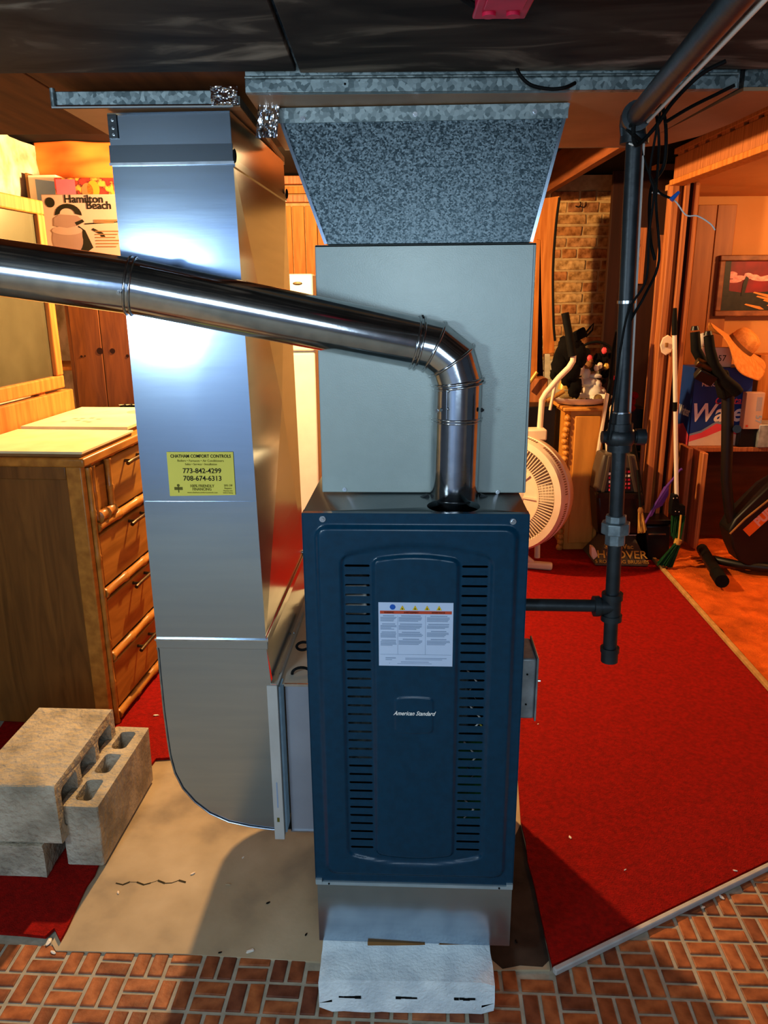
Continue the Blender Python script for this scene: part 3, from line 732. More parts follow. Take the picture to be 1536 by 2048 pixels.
for i in range(len(path)-1):
    d = path[i+1]-path[i]; a = ringat(i, d, RV); b = ringat(i+1, d, RV*(1 if i != 4 else .985)); n = len(a)
    if i == 0:  # lower straight length and the first elbow gore share a joint lower down
        mid = path[0]+(path[1]-path[0])*((V(915, 835, YV).z-path[0].z)/(path[1].z-path[0].z))
        off = mid-path[0]; c = [q+off for q in a]
        obj('pipe_section', MB().add(a+c, [(k, (k+1) % n, n+(k+1) % n, n+k) for k in range(n)]), M['pipe'], vent, smooth=60)
        c2 = [mid+(q-mid)*1.012 for q in c]
        obj('elbow_gore', MB().add(c2+b, [(k, (k+1) % n, n+(k+1) % n, n+k) for k in range(n)]), M['pipe'], vent, smooth=60)
        obj('bead', MB().tube([mid+(q-mid)*1.02 for q in c], .0022, 8, closed=True), M['pipe'], vent, smooth=180)
        obj('bead', MB().tube([mid+(q-mid)*1.0-ZU*.006 for q in c], .0020, 8, closed=True), M['pipe'], vent, smooth=180)
        x = path[0].x-.018; yv = YV-math.sqrt(RV**2-.018**2)-.0004
        obj('lap_seam', MB().box(path[0].x-.0225, path[0].x-.0205, YV-.0468, YV-.0455, mid.z+.004, path[1].z-.012), M['pipe'], vent)
        for zz in (mid.z+.025, mid.z+.06): obj('rivet', MB().ball((path[0].x-.019, YV-.0485, zz), .0026, 8, 6), M['steel'], vent)
    else:
        obj('elbow_gore' if i < 4 else 'pipe_section', MB().add(a+b, [(k, (k+1) % n, n+(k+1) % n, n+k) for k in range(n)]), M['pipe'], vent, smooth=60)
    if 0 < i:
        rr = ringat(i, d, RV*1.025)
        obj('bead', MB().tube(rr, .0028 if i < 5 else .0022, 8, closed=True), M['pipe'], vent, smooth=180)
        if i in (4, 5, 1): obj('bead', MB().tube([q+d.normalized()*(.009 if i != 1 else -.008) for q in rr], .0024, 8, closed=True), M['pipe'], vent, smooth=180)
# second bead pair near the start of the run, lengthwise seam, screws
d = (path[5]-path[4]).normalized(); u = Vector((0, -1, 0)); u = (u-d*u.dot(d)).normalized(); v_ = ZU-d*ZU.dot(d); v_.normalize()
off = (u*.62+v_*.78)*RV
obj('long_seam', MB().bar(path[4]+off*.997+d*.02, path[5]+off*.995-d*.01, .003, .0012, off), M['steel'], vent)
screw(vent, path[4]+(u*.6+v_*-.35).normalized()*RV+d*.012, u*.6-v_*.35, .0026); screw(vent, path[4]+v_*RV+d*.004, v_, .0026, mat='blackiron')
screw(vent, path[5]+(u*.95-v_*.25).normalized()*RV+d*.018, u*.95-v_*.25, .0028)
screw(vent, V(875, 823, YV-.05)+Vector((-.0, .012, 0)), (-.5, -.8, 0), .0028); screw(vent, V(963, 820, YV-.03), (.8, -.5, 0), .003, mat='blackiron')
obj('flue_collar', MB().lathe([(.0505, 0), (.0525, .002), (.053, .004), (.0512, .004)], 40, TR((base_p.x, base_p.y, zFt-.006)), cap=False), M['blackiron'], vent)
for sx, an in ((-1, .4), (1, .1)):
    c_ = Vector((base_p.x+sx*.060, base_p.y-.006, zFt-.004)); obj('collar_tab', MB().box(-.008, .008, -.005, .005, 0, .008, TR(c_, an, 0, sx*.4)), M['blackiron'], vent)

# ================================================================== return duct drop
YD = 1.62
Dp = lambda px, py, off=0: PP(px, py, Vector((-.4, YD, 1))-dvec*off, -dvec)
DD = dvec*.60
ptl, ptr_ = Dp(214, 222), Dp(459, 216); psl, psr = Dp(313, 1276), Dp(532, 1282)
ptl.z = ptr_.z = (ptl.z+ptr_.z)/2-.004; psl.z = psr.z = (psl.z+psr.z)/2
WD = ((ptr_-ptl).length+(psr-psl).length)/2
def onL(t): return ptl.lerp(psl, t)
def onR(t): return ptr_.lerp(psr, t)
rd = empty('return_duct', (psl+psr)/2+DD/2-ZU*.5, -A, 'tall bright rectangular return duct with yellow sticker, curved at its foot', 'duct')
rd.location.z = .27; BASE[rd.name] = TR(rd.location, -A)
tc1 = .052; tc2 = .083
def cross(m, a, b, c, d_, n_, amp):
    """cross-broken sheet: the middle stands proud by amp"""
    nu, nv = 24, 24
    def f(u, v):
        p = a.lerp(b, u).lerp(d_.lerp(c, u), v); k = 1-max(abs(2*u-1), abs(2*v-1)); return p+n_*amp*k
    m.grid(f, nu, nv)
m = MB(); m.add([onL(0), onR(0), onR(tc1), onL(tc1)], [(3,2,1,0)]); obj('upper_front', m, M['sheet'], rd, smooth=0, solid=.001)
m = MB(); cross(m, onL(1), onR(1), onR(tc2), onL(tc2), -dvec, .0015); obj('front_panel', m, M['sheet'], rd, smooth=30)
# middle fold line across the front
q0 = Dp(290, 1003, .001); q1 = Dp(513, 1003, .001)
obj('cross_fold', MB().bar(q0-dvec*.0006, q1-dvec*.0006, .0009, .0016, -dvec), M['sheet'], rd)
# top cleat
obj('slip_cleat', MB().prism([onL(tc1)-rvec*.002-dvec*.003, onR(tc1)+rvec*.002-dvec*.003, onR(tc2)+rvec*.002-dvec*.005, onL(tc2)-rvec*.002-dvec*.005], dvec*.004), M['sheet'], rd, bev=.0008)
obj('cleat_edge', MB().bar(onL(tc2)-rvec*.003-dvec*.004, onR(tc2)+rvec*.003-dvec*.004, .005, .0035, -dvec), M['steel'], rd)
# sides and back
for nme, fa, sgn in (('side_panel', onR, 1), ('side_panel', onL, -1)):
    a, b = fa(1), fa(1)+DD; c, d_ = fa(tc2)+DD, fa(tc2)
    m = MB()
    if sgn > 0:
        ctr = (a+b+c+d_)/4+rvec*.014; m.add([a, b, c, d_, ctr], [(0,1,4),(1,2,4),(2,3,4),(3,0,4)])
    else:
        ctr = (a+b+c+d_)/4-rvec*.010; m.add([a, b, c, d_, ctr], [(1,0,4),(2,1,4),(3,2,4),(0,3,4)])
    obj(nme, m, M['sheet'], rd, smooth=0)
    a, b = fa(tc2), fa(tc2)+DD; c, d_ = fa(0)+DD, fa(0)
    obj('upper_side', MB().add([a, b, c, d_], [(0,1,2,3) if sgn > 0 else (3,2,1,0)]), M['sheet'], rd, smooth=0, solid=.001)
obj('side_cleat', MB().bar(onR(tc2)+rvec*.002, onR(tc2)+rvec*.002+DD, .014, .003, rvec), M['sheet'], rd)
obj('back_panel', MB().add([onL(1)+DD, onR(1)+DD, onR(0)+DD, onL(0)+DD], [(0,1,2,3)]), M['sheet'], rd, smooth=0)
for q in (onR(tc2)+rvec*.004-dvec*.002, onR(tc2)+rvec*.004+DD): obj('cleat_end', MB().ball(q+ZU*.012, .008, 10, 8, (.5, .6, 1.6)), M['rubber'], rd)
# hanger tab and side lip top left
m = MB(); a = onL(.0)-dvec*.003; m.prism([a+rvec*.001-ZU*.003, a+rvec*.018-ZU*.003, a+rvec*.018-ZU*.045, a+rvec*.001-ZU*.045], -dvec*.0015); obj('hanger_tab', m, M['blackiron'], rd)
for dz in (.014, .028, .039): screw(rd, a+rvec*.0105-ZU*dz-dvec*.0015, -dvec, .0018)
# seam cleat at the elbow
obj('drive_cleat', MB().prism([psl-rvec*.002-dvec*.003+ZU*.002, psr+rvec*.004-dvec*.003+ZU*.002, psr+rvec*.004-dvec*.003-ZU*.022, psl-rvec*.000-dvec*.003-ZU*.022], dvec*.004), M['sheet'], rd, bev=.0008)
obj('cleat_edge', MB().bar(psl-rvec*.003-dvec*.004, psr+rvec*.006-dvec*.004, .004, .003, -dvec), M['steel'], rd)
obj('side_cleat', MB().bar(psr+rvec*.003-ZU*.003, psr+rvec*.003+DD-ZU*.003, .020, .003, rvec), M['sheet'], rd)
q = psr+rvec*.004+DD; obj('cleat_end', MB().cyl(q-ZU*.012, q+ZU*.004, .006), M['galv'], rd); obj('cleat_end', MB().ball(q+ZU*.006, .007, 10, 8), M['steel'], rd)
# curved elbow foot
pts = [(317, 1302), (320, 1340), (328, 1420), (336, 1480), (341, 1512), (350, 1545), (366, 1576), (390, 1603), (420, 1626), (458, 1643), (500, 1652), (545, 1658)]
heel = [Dp(*p) for p in pts]; zb_b = Dp(577, 1661).z
elx = Dp(543, 1372); thr = Dp(536, 1300)
front = heel+[Vector((elx.x, elx.y, heel[-1].z)), elx, psr-ZU*.02]
front = [psl-ZU*.02]+front
obj('elbow_front', MB().prism(front, dvec*.002), M['sheet'], rd, smooth=0)
m = MB(); hh = [psl-ZU*.02]+heel+[Vector((elx.x, elx.y, heel[-1].z))]; n = len(hh)
m.add(hh+[p+DD for p in hh], [(i, i+1, n+i+1, n+i) for i in range(n-1)]); obj('elbow_heel', m, M['sheet'], rd, smooth=50)
m = MB(); hh2 = [p-dvec*.002 for p in hh]; obj('elbow_rim', MB().tube(hh2, .0022, 8), M['steel'], rd)
zb_t = Dp(575, 1368).z
obj('elbow_throat', MB().add([psr-ZU*.02, Vector((psr.x, psr.y, zb_t))+rvec*.012, Vector((psr.x, psr.y, zb_t))+rvec*.012+DD, psr-ZU*.02+DD], [(0,1,2,3)]), M['sheet'], rd, smooth=0)
# boot top and collar to the furnace
xl = (elx-f0).dot(rvec)
fl0 = f0.copy(); boot0 = Vector((elx.x, elx.y, 0)); span = (Vector((f0.x, f0.y, 0))+dvec*(YD-YF)-boot0).dot(rvec)-.004
def bx(m, u0, u1, v0, v1, z0, z1):
    c = [boot0+rvec*u+dvec*v for u, v in ((u0, v0), (u1, v0), (u1, v1), (u0, v1))]
    m.prism([Vector((p.x, p.y, z0)) for p in c], (0, 0, z1-z0)); return m
bt = empty('return_boot', boot0+rvec*span/2+dvec*.3+ZU*zb_b, -A, 'pale sheet-metal collar joining the duct foot to the furnace side', 'duct collar')
obj('top_panel', bx(MB(), -.002, span, -.002, .60, zb_t-.001, zb_t+.001), M['boott'], bt)
obj('front_panel', bx(MB(), .032, span, 0, .003, zb_b, zb_t-.001), M['bootm'], bt)
obj('bottom_panel', bx(MB(), -.002, span, .003, .60, zb_b, zb_b+.002), M['sheet'], bt)
obj('back_panel', bx(MB(), -.002, span, .597, .600, zb_b+.003, zb_t-.001), M['sheet'], bt)
obj('front_hem', bx(MB(), .030, span, -.004, .001, zb_t-.004, zb_t+.002), M['steel'], bt)
obj('front_hem', bx(MB(), .030, span, -.004, .001, zb_b-.001, zb_b+.003), M['steel'], bt)
for px, py in ((588, 1267), (561, 1348), (590, 1222)): q = P(px, py, z=zb_t+.001); screw(bt, q, ZU, .002)
# air filter standing in the rack
af = empty('air_filter', boot0+rvec*.012+ZU*(Dp(560, 1676).z), -A, 'flat air filter with pale cardboard edge sticking out of the rack', 'filter')
zf0 = Dp(558, 1676, .03).z; zf1 = Dp(553, 1370, .03).z
obj('cardboard_edge', bx(MB(), -.004, .020, -.035, -.029, zf0, zf1), M['fcard'], af, bev=.001)
obj('frame_side', bx(MB(), .0155, .020, -.028, .40, zf0+.006, zf1-.004), M['fcard'], af)
m = MB()
for k in range(14):
    a = boot0+rvec*.021+dvec*(-.024+k*.003); 
    m.prism([a+ZU*(zf0+.012), a+rvec*.004+dvec*.0015+ZU*(zf0+.012), a+dvec*.003+ZU*(zf0+.012)], ZU*(zf1-zf0-.02))
o = obj('pleats', m, M['fmedia'], af); o['kind'] = 'stuff'
obj('arrow_print', bx(MB(), .004, .010, -.0355, -.0351, zf0+.05, zf0+.062), M['ink2'], af); obj('arrow_print', bx(MB(), .006, .009, -.0355, -.0351, zf0+.09, zf0+.16), M['grey'], af)
# two cable loops hanging over the boot
for k, (px, py, rr_) in enumerate(((604, 1292, .013), (600, 1346, .018))):
    c_ = P(px+2, py, 1.66 if k else 1.72); lp = []
    for i in range(20):
        a = 2*math.pi*i/20; lp.append(c_+rvec*(math.cos(a)*rr_*1.15)+ZU*(math.sin(a)*rr_*.8)+dvec*math.cos(a)*.004)
    tag(obj('cable_loop', MB().tube(lp, .0035, 8, closed=True), M['rubber']), ('small black cable loop at the furnace side, upper of two', 'larger black cable loop at the furnace side, lower of two')[k], 'cable')
# yellow sticker
sk = [Dp(333, 904, .003), Dp(466, 904, .003), Dp(471, 990, .003), Dp(340, 992, .003)]
lean = (psl-ptl).normalized()
sc = (sk[0]+sk[1]+sk[2]+sk[3])/4; SX = rvec; SU = ZU
skr = empty('sticker', sc, -A, 'yellow contractor sticker with phone numbers on the tall duct', 'sticker')
obj('sheet', MB().prism(sk, -dvec*.0004), M['yellow'], skr)
def sT(s_, px, py, size, mat='ink', sq_=1, b=0, al='CENTER', nme='lettering'):
    text(nme, s_, M[mat], skr, Dp(px, py, .0037), rvec, ZU, size, squash=sq_, bold=b, align=al)
sT('CHATHAM COMFORT CONTROLS', 401, 912.5, .0098, 'ink', .86, .00018)
sT('Boilers \u2022 Furnaces \u2022 Air Conditioners', 401, 921.5, .0068, 'ink2', .98); sT('Sales \u2022 Service \u2022 Installation', 402, 928.5, .0066, 'ink2', .95)
sT('773-842-4299', 404, 942, .0152, 'ink', .98, .0002); sT('708-674-6313', 405, 957, .0152, 'ink', .98, .0002)
sT('100% FRIENDLY', 404, 972, .0086, 'ink2', .9, .0001); sT('FINANCING', 404, 978.5, .0086, 'ink2', .9, .0001)
sT('www.chathamcomfortcontrols.com', 405, 985, .0046, 'ink2', 1)
sT('20% Off', 456, 971, .0062, 'ink2', .9); sT('Repairs', 456, 976.5, .0058, 'ink2', .9); sT('Mention this', 456, 981.5, .0042, 'ink2', .95); sT('before listing', 456, 985.5, .0042, 'ink2', .95)
m = MB(); q = Dp(357, 977, .004); m.bar(q-rvec*.009, q+rvec*.009, .0065, .0004, -dvec); m.bar(q-ZU*.009, q+ZU*.008, .002, .0004, -dvec); m.cyl(q+ZU*.007, q+ZU*.007-dvec*.0005, .003, seg=12)
obj('emblem', m, M['ink2'], skr)

# foil tape pieces
def foil(name, c, U_, V_, n_, label, seed):
    def f(u, v):
        p = c+U_*(u-.5)+V_*(v-.5); k = noise.noise(Vector((u*4, v*4, seed)))+.5*noise.noise(Vector((u*9, v*9, seed+4)))
        return p+n_*(.003+.0045*k)+U_*.03*noise.noise(Vector((seed, v*4, u*2)))
    tag(obj(name, MB().grid(f, 26, 22), M['foil'], smooth=12), label, 'tape', 'crumpled foil tape on the duct joints')
foil('foil_tape', P(449, 192, 1.592), Vector((.050, 0, 0)), Vector((0, 0, .032)), Vector((0, -1, 0)), 'crumpled foil tape at the right end of the return duct lip', 2)
foil('foil_tape', P(536, 240, 1.593), Vector((.040, 0, 0)), Vector((.008, 0, .062)), Vector((0, -1, 0)), 'crumpled foil tape on the top left corner of the flared transition', 9)

# ================================================================== gas pipe
YG = 1.47
gp = empty('gas_pipe', P(1218, 1320, YG), 0, 'black iron gas pipe dropping beside the furnace with tee and capped end', 'gas pipe')
GX = lambda py: P(1268+(py-290)*(1219-1268)/(1310-290), py, YG)
def seg(p, q, r): return MB().cyl(p, q, r, seg=20)
el = P(1266, 240, YG); far_ = P(1470, 0, z=el.z+.004); up_ = far_+(far_-el)*.5
obj('pipe_length', seg(el, up_, .0165), M['blackiron'], gp, smooth=60)
m = MB(); m.tube([el+(up_-el).normalized()*.035, el+(up_-el).normalized()*.006, el-ZU*.008, GX(282)], .022, 18); obj('elbow_fitting', m, M['blackiron'], gp, smooth=60)
for q, dd in ((GX(280), ZU), (el+(up_-el).normalized()*.03, (up_-el).normalized())): obj('fitting_collar', MB().cyl(q-dd*.006, q+dd*.006, .0245, seg=20), M['blackiron'], gp)
zt_ = [GX(282), GX(838), GX(870), GX(1036), GX(1066), GX(1196), GX(1222), GX(1302)]
obj('pipe_length', seg(GX(282), GX(850), .0142), M['blackiron'], gp, smooth=60)
obj('coupling', MB().cyl(GX(826), GX(846), .019, seg=20), M['blackiron'], gp)
# valve body
m = MB(); m.cyl(GX(846), GX(902), .0235, seg=18); m.ball(GX(874), .031, 16, 10, (1, .9, .8)); q = GX(874); m.cyl(q+Vector((-.035, 0, 0)), q+Vector((.035, 0, 0)), .012, seg=12); m.cyl(q+Vector((.03, 0, .0)), q+Vector((.048, 0, 0)), .016, seg=10)
obj('shutoff_valve', m, M['blackiron'], gp, smooth=50)
obj('pipe_length', seg(GX(900), GX(1040), .0142), M['blackiron'], gp, smooth=60)
m = MB()
for a, b, r_ in ((1030, 1044, .021), (1044, 1066, .029), (1066, 1088, .0205)): m.cyl(GX(b), GX(a), r_, seg=8)
obj('union', m, M['malleable'], gp, smooth=0, bev=.002)
obj('pipe_length', seg(GX(1088), GX(1195), .0142), M['blackiron'], gp, smooth=60)
m = MB(); m.cyl(GX(1235), GX(1190), .0185, seg=18); m.cyl(GX(1198), GX(1186), .0215, seg=18); m.cyl(GX(1240), GX(1229), .0215, seg=18); q = GX(1212); m.cyl(q, q+Vector((-.034, 0, 0)), .0185, seg=18); m.cyl(q+Vector((-.026, 0, 0)), q+Vector((-.038, 0, 0)), .0215, seg=18)
obj('tee_fitting', m, M['blackiron'], gp, smooth=50)
qq = base(fu) @ Vector((FW/2+.001, yF+.05, 0)); obj('branch_pipe', MB().cyl(q, Vector((qq.x, q.y, P(1056, 1209, YG).z)), .0128, seg=18), M['blackiron'], gp, smooth=60)
obj('pipe_length', seg(GX(1235), GX(1300), .0142), M['blackiron'], gp, smooth=60)
m = MB(); m.cyl(GX(1322), GX(1296), .0175, seg=18); m.cyl(GX(1303), GX(1294), .0195, seg=18); obj('pipe_cap', m, M['blackiron'], gp, smooth=50)
for py in (604, 826): obj('pipe_clip', MB().cyl(GX(py+3), GX(py-3), .0165, seg=20), M['steel'], gp)
# white wire beside the drop
w_ = [GX(y)+Vector((.017, 0, 0)) for y in (285, 400, 520, 640, 760, 860)]
tag(obj('white_cable', MB().tube(w_, .0022, 8), M['wirew']), 'thin white cable running down the right of the black gas pipe', 'cable')
e2 = el+(up_-el).normalized()*.05
tag(obj('white_conduit', MB().cyl(e2+Vector((.017, 0, -.012)), up_+Vector((.02, 0, -.012)), .003, seg=8), M['wirew']), 'thin pale cable lying along the overhead black pipe', 'cable')
def wire(pts, Y, r, mat, label, cat='cable', group=None, j=.0):
    ps = []
    raw = [P(px, py, Y if not isinstance(Y, (list, tuple)) else Y[i]) for i, (px, py) in enumerate(pts)]
    for i in range(len(raw)-1):
        p0 = raw[max(i-1, 0)]; p1 = raw[i]; p2 = raw[i+1]; p3 = raw[min(i+2, len(raw)-1)]
        for t in range(6):
            t /= 6; ps.append(.5*((2*p1)+(p2-p0)*t+(2*p0-5*p1+4*p2-p3)*t*t+(3*p1-p0-3*p2+p3)*t**3))
    ps.append(raw[-1])
    return tag(obj('wire', MB().tube(ps, r, 8), M[mat]), label, cat, group)
wire([(1452, 122), (1400, 150), (1345, 205), (1310, 255), (1272, 290), (1270, 240), (1300, 222), (1322, 212)], [1.40, 1.42, 1.44, 1.45, 1.44, 1.43, 1.44, 1.45], .0035, 'rubber', 'black cable wrapped round the gas pipe elbow and running right')
wire([(1325, 212), (1332, 260), (1328, 330), (1302, 380), (1300, 470), (1310, 520)], 1.50, .0032, 'rubber', 'black cable hanging in a loop right of the pipe elbow')
wire([(1312, 225), (1318, 290), (1312, 400), (1318, 520), (1290, 590), (1262, 640), (1240, 700)], 1.46, .0025, 'rubber', 'dark cable sweeping down across the gas pipe')
wire([(1322, 215), (1300, 340), (1308, 385), (1298, 470), (1292, 560), (1258, 620), (1240, 705), (1215, 880)], 1.445, .0022, 'rubber', 'long dark cable crossing in front of the gas pipe to the valve')
wire([(1280, 290), (1296, 340), (1316, 382), (1345, 398)], 1.47, .0022, 'rubber', 'short black wire leading to the blue wire nut')
wire([(1304, 385), (1322, 388), (1350, 402), (1372, 430), (1395, 432), (1420, 447), (1430, 460)], 1.47, .0013, 'wirew', 'thin white wire trailing right below the blue wire nut')
q0, q1 = P(1342, 400, 1.465), P(1358, 384, 1.465)
tag(obj('wire_nut', MB().cyl(q0, q1, .0045, .0028, seg=10), M['bluenut']), 'small blue twist-on wire nut right of the gas pipe', 'wire nut')
tag(obj('zip_tie', MB().tube([P(1258, 287, 1.445), P(1266, 290, 1.44), P(1280, 287, 1.445)], .0016, 6), M['wirew']), 'white tie round the cables under the pipe elbow', 'tie')
m = MB()
for k, (a_, b_) in enumerate((((1256, 215), (1280, 255)), ((1282, 218), (1254, 262)), ((1252, 236), (1284, 240)), ((1258, 262), (1280, 280)))):
    m.tube([P(a_[0], a_[1], 1.442), P((a_[0]+b_[0])/2, (a_[1]+b_[1])/2, 1.430), P(b_[0], b_[1], 1.442)], .003, 8)
tag(obj('electrical_tape', m, M['rubber']), 'black tape wrapped round the elbow of the gas pipe', 'tape')
wire([(1032, 131), (1040, 150), (1062, 170), (1100, 178), (1130, 175), (1150, 166)], [1.485, 1.48, 1.48, 1.48, 1.48, 1.495], .0032, 'rubber', 'short black cable drooping below the trunk duct lip')
wire([(1330, 245), (1380, 215), (1430, 190), (1470, 170)], [1.45, 1.47, 1.48, 1.47], .003, 'rubber', 'dark cable under the trunk duct behind the gas pipe')
# red plastic box on the ceiling boards
rb = empty('red_outlet_box', P(997, 6, z=ZP-.02), 0, 'red plastic outlet box fixed under the ceiling boards', 'outlet box')
a = P(997, 35, z=ZP-.04); sx = (P(1050, 35, z=ZP-.04)-P(945, 35, z=ZP-.04)).x/2
m = MB(); m.box(a.x-sx*.92, a.x+sx*.92, a.y-.085, a.y-.002, ZP-.036, ZP-.001); obj('body', m, M['redplastic'], rb, bev=.004)
m = MB(); m.box(a.x-sx, a.x+sx, a.y-.10, a.y, ZP-.042, ZP-.036); obj('flange', m, M['redplastic'], rb, bev=.002)
m = MB()
for dx in (-.45, .45): m.lathe([(.006, 0), (.0085, 0), (.0085, -.004), (.006, -.004)], 16, TR((a.x+sx*dx, a.y-.022, ZP-.042)))
obj('screw_boss', m, M['redplastic'], rb)
m = MB(); m.box(a.x-sx*.72, a.x+sx*.72, a.y-.09, a.y-.04, ZP-.0445, ZP-.042); obj('face_plate', m, M['redplastic'], rb, bev=.001)
wire([(905, -30), (925, -5), (950, 12)], [1.05, 1.08, 1.09], .004, 'rubber', 'black cable entering the red outlet box from the left')

# ================================================================== concrete blocks
def hollow_block(name, L_, W_, H_, M4, mat, label, group=None, wall=.03, r_=.0, depth=None):
    """length L (x), width W (y), cores along z through H"""
    cs = []; cw = (L_-wall*4)/3
    for k in range(3): cs.append((wall+k*(cw+wall), wall+k*(cw+wall)+cw))
    xs = [0]+[q for c in cs for q in c]+[L_]; cyw = min(wall, W_*.27); ys = [0, cyw, W_-cyw, W_]
    NZ = 6
    m = MB(M4)
    jit = lambda p: Vector(p)+Vector((noise.noise(Vector(p)*30), noise.noise(Vector(p)*30+Vector((5, 0, 0))), noise.noise(Vector(p)*30+Vector((0, 9, 0)))))*.0035
    core = lambda i, j: j == 1 and i in (1, 3, 5)
    # outline rings with rounded core corners
    def rrect(x0, x1, y0, y1, r, n=4):
        out = []
        for cx, cy, a0 in ((x1-r, y1-r, 0), (x0+r, y1-r, 90), (x0+r, y0+r, 180), (x1-r, y0+r, 270)):
            for k in range(n+1): a = math.radians(a0+90*k/n); out.append((cx+r*math.cos(a), cy+r*math.sin(a)))
        return out
    outer = rrect(0, L_, 0, W_, .006, 2)
    inner = [rrect(c[0], c[1], cyw, W_-cyw, .014) for c in cs]
    loops = [[Vector((x, y, 0)) for x, y in outer]]+[[Vector((x, y, 0)) for x, y in l[::-1]] for l in inner]
    flat = [p for l in loops for p in l]; tri = tessellate_polygon(loops); n = len(flat)
    vs = [jit(p) for p in flat]+[jit(p+Vector((0, 0, H_))) for p in flat]; fs = []
    for t in tri:
        nz_ = (flat[t[1]]-flat[t[0]]).cross(flat[t[2]]-flat[t[0]]).z
        t = t if nz_ > 0 else t[::-1]
        fs.append(tuple(q+n for q in t)); fs.append(tuple(t[::-1]))
    s = 0
    for l in loops:
        for i in range(len(l)): a, b = s+i, s+(i+1) % len(l); fs.append((a, b, b+n, a+n))
        s += len(l)
    m.add(vs, fs); o = obj(name, m, M[mat], smooth=0); tag(o, label, 'concrete block', group); return o
p = P(100, 1755, z=.001); q = P(118, 1570, z=.296)
AX = q.x-.008; AY = q.y; rzB = math.radians(-3)
# lower solid block, upper hollow block with its cores facing right, right block with cores up
def lumpy(L_, W_, H_, M4, seed=0, amp=.004):
    m = MB(M4); n = 14
    def face(o_, u_, v_, flip=False, nu=n, nv=n):
        o_, u_, v_ = Vector(o_), Vector(u_), Vector(v_)
        def f(u, v):
            s = o_+u_*u+v_*v
            # rounded corners
            c = Vector((L_/2, W_/2, H_/2)); d_ = s-c
            return s+Vector((noise.noise(s*25+Vector((seed, 0, 0))), noise.noise(s*25+Vector((0, seed+3, 0))), noise.noise(s*25+Vector((0, 0, seed+7)))))*amp
        m.grid(f, nu, nv, flip)
    face((0,0,0),(L_,0,0),(0,0,H_)); face((L_,W_,0),(-L_,0,0),(0,0,H_)); face((0,W_,0),(0,-W_,0),(0,0,H_)); face((L_,0,0),(0,W_,0),(0,0,H_)); face((0,0,H_),(L_,0,0),(0,W_,0)); face((0,W_,0),(L_,0,0),(0,-W_,0))
    return m
tag(obj('concrete_block', lumpy(.30, .40, .10, TR((p.x-.30, p.y, .0165), rzB), 4), M['cblock'], smooth=30), 'lowest grey concrete block, half hidden under the hollow block', 'concrete block')
hb_h = .296-.118
# block on its side: local x (length) -> world y, local z (core axis) -> world x
MM = Matrix(((0, 0, 1, 0), (1, 0, 0, 0), (0, 1, 0, 0), (0, 0, 0, 1)))
hollow_block('concrete_block', .40, hb_h, .235, TR((AX-.235, AY, .119), rzB) @ MM, 'cblock', 'pitted hollow concrete block lying on its side on a lower block')
p = P(128, 1735, z=.001)
MM2 = Matrix(((0, -1, 0, 0), (1, 0, 0, 0), (0, 0, 1, 0), (0, 0, 0, 1)))
p2 = P(206, 1737, z=.015)
hollow_block('concrete_block', .40, .105, .19, TR((p2.x, p2.y+.01, .016), math.radians(-3.5)) @ MM2, 'cblock', 'hollow concrete block standing with its three openings upward', wall=.028)
# pale block under the furnace
pl, pr = P(641, 2022, z=.006), P(991, 2035, z=.006); fy = (pl.y+pr.y)/2
WB = pr.x-pl.x
bw = empty('concrete_block', ((pl.x+pr.x)/2, fy+.1, .0), -A*.6, 'pale blue-grey concrete block under the front of the furnace', 'concrete block')
m = lumpy(WB, .20, .089, TR((-WB/2, -.095, .0045)), 11, .0025)
for v in m.v:   # rounded ends
    t = max(0, (abs(v.x)-(WB/2-.025))/.025)
    if v.y < 0 and t > 0: v.z = v.z+(.012*t*t if v.z < .03 else -.008*t*t)
obj('body', m, M['wblock'], bw, world=False, smooth=40)
for sx in (-.32, .0, .33):
    m = MB()
    for k in range(4): m.box(sx*WB-.024+k*.011+random.uniform(-.002, .002), sx*WB-.024+(k+1)*.012, -.0985, -.0955, .046+random.uniform(-.001, .002), .049+random.uniform(0, .002))
    o = obj('core_slit', m, M['black'], bw, world=False)
# second support block at the back of the base, hidden, and shim
sh = P(890, 1892, YF-.01)
tag(obj('wood_shim', MB().box(P(735, 1885, YF).x, P(972, 1885, YF).x, YF-.002, YF+.06, .0915, .0945), M['cardd']), 'thin splintered wood shim between block and furnace base', 'shim')
tag(obj('concrete_block', lumpy(.39, .19, .089, TR((fc.x-.19, 1.93, .005)), 21, .002), M['cblock'], smooth=40), 'concrete block under the rear of the furnace', 'concrete block')
ck_ = [G(232+14*k, 1770+3.5*math.sin(k*1.9)-(2 if k > 5 else 0)) for k in range(11)]; m = MB()
for k in range(10):
    a, b = ck_[k], ck_[k+1]; w_ = Vector((0, .0022+.0014*math.sin(k*2.3), 0)); m.add([a-w_+ZU*.0064, b-w_+ZU*.0064, b+w_+ZU*.0064, a+w_+ZU*.0064], [(0, 1, 2, 3)])
tag(obj('floor_crack', m, M['ink'], smooth=0), 'dark wavy crack across the lit left part of the concrete patch', kind='structure')
st_ = [G(1018, 1700), G(1041, 1652), G(1058, 1730), G(1078, 1820), G(1098, 1925), G(1085, 1938), G(1040, 1935), G(1005, 1942), G(985, 1925), G(960, 1890)]+[Vector((.2, 1.75, 0))]  # outline of a flat dark brown patch laid on the pad
tag(obj('dark_patch', MB().prism([Vector((p.x, p.y, .0061)) for p in st_], (0, 0, .0003)), M['darkpatch'], smooth=0), 'flat dark brown patch on the concrete right of the furnace', kind='structure')
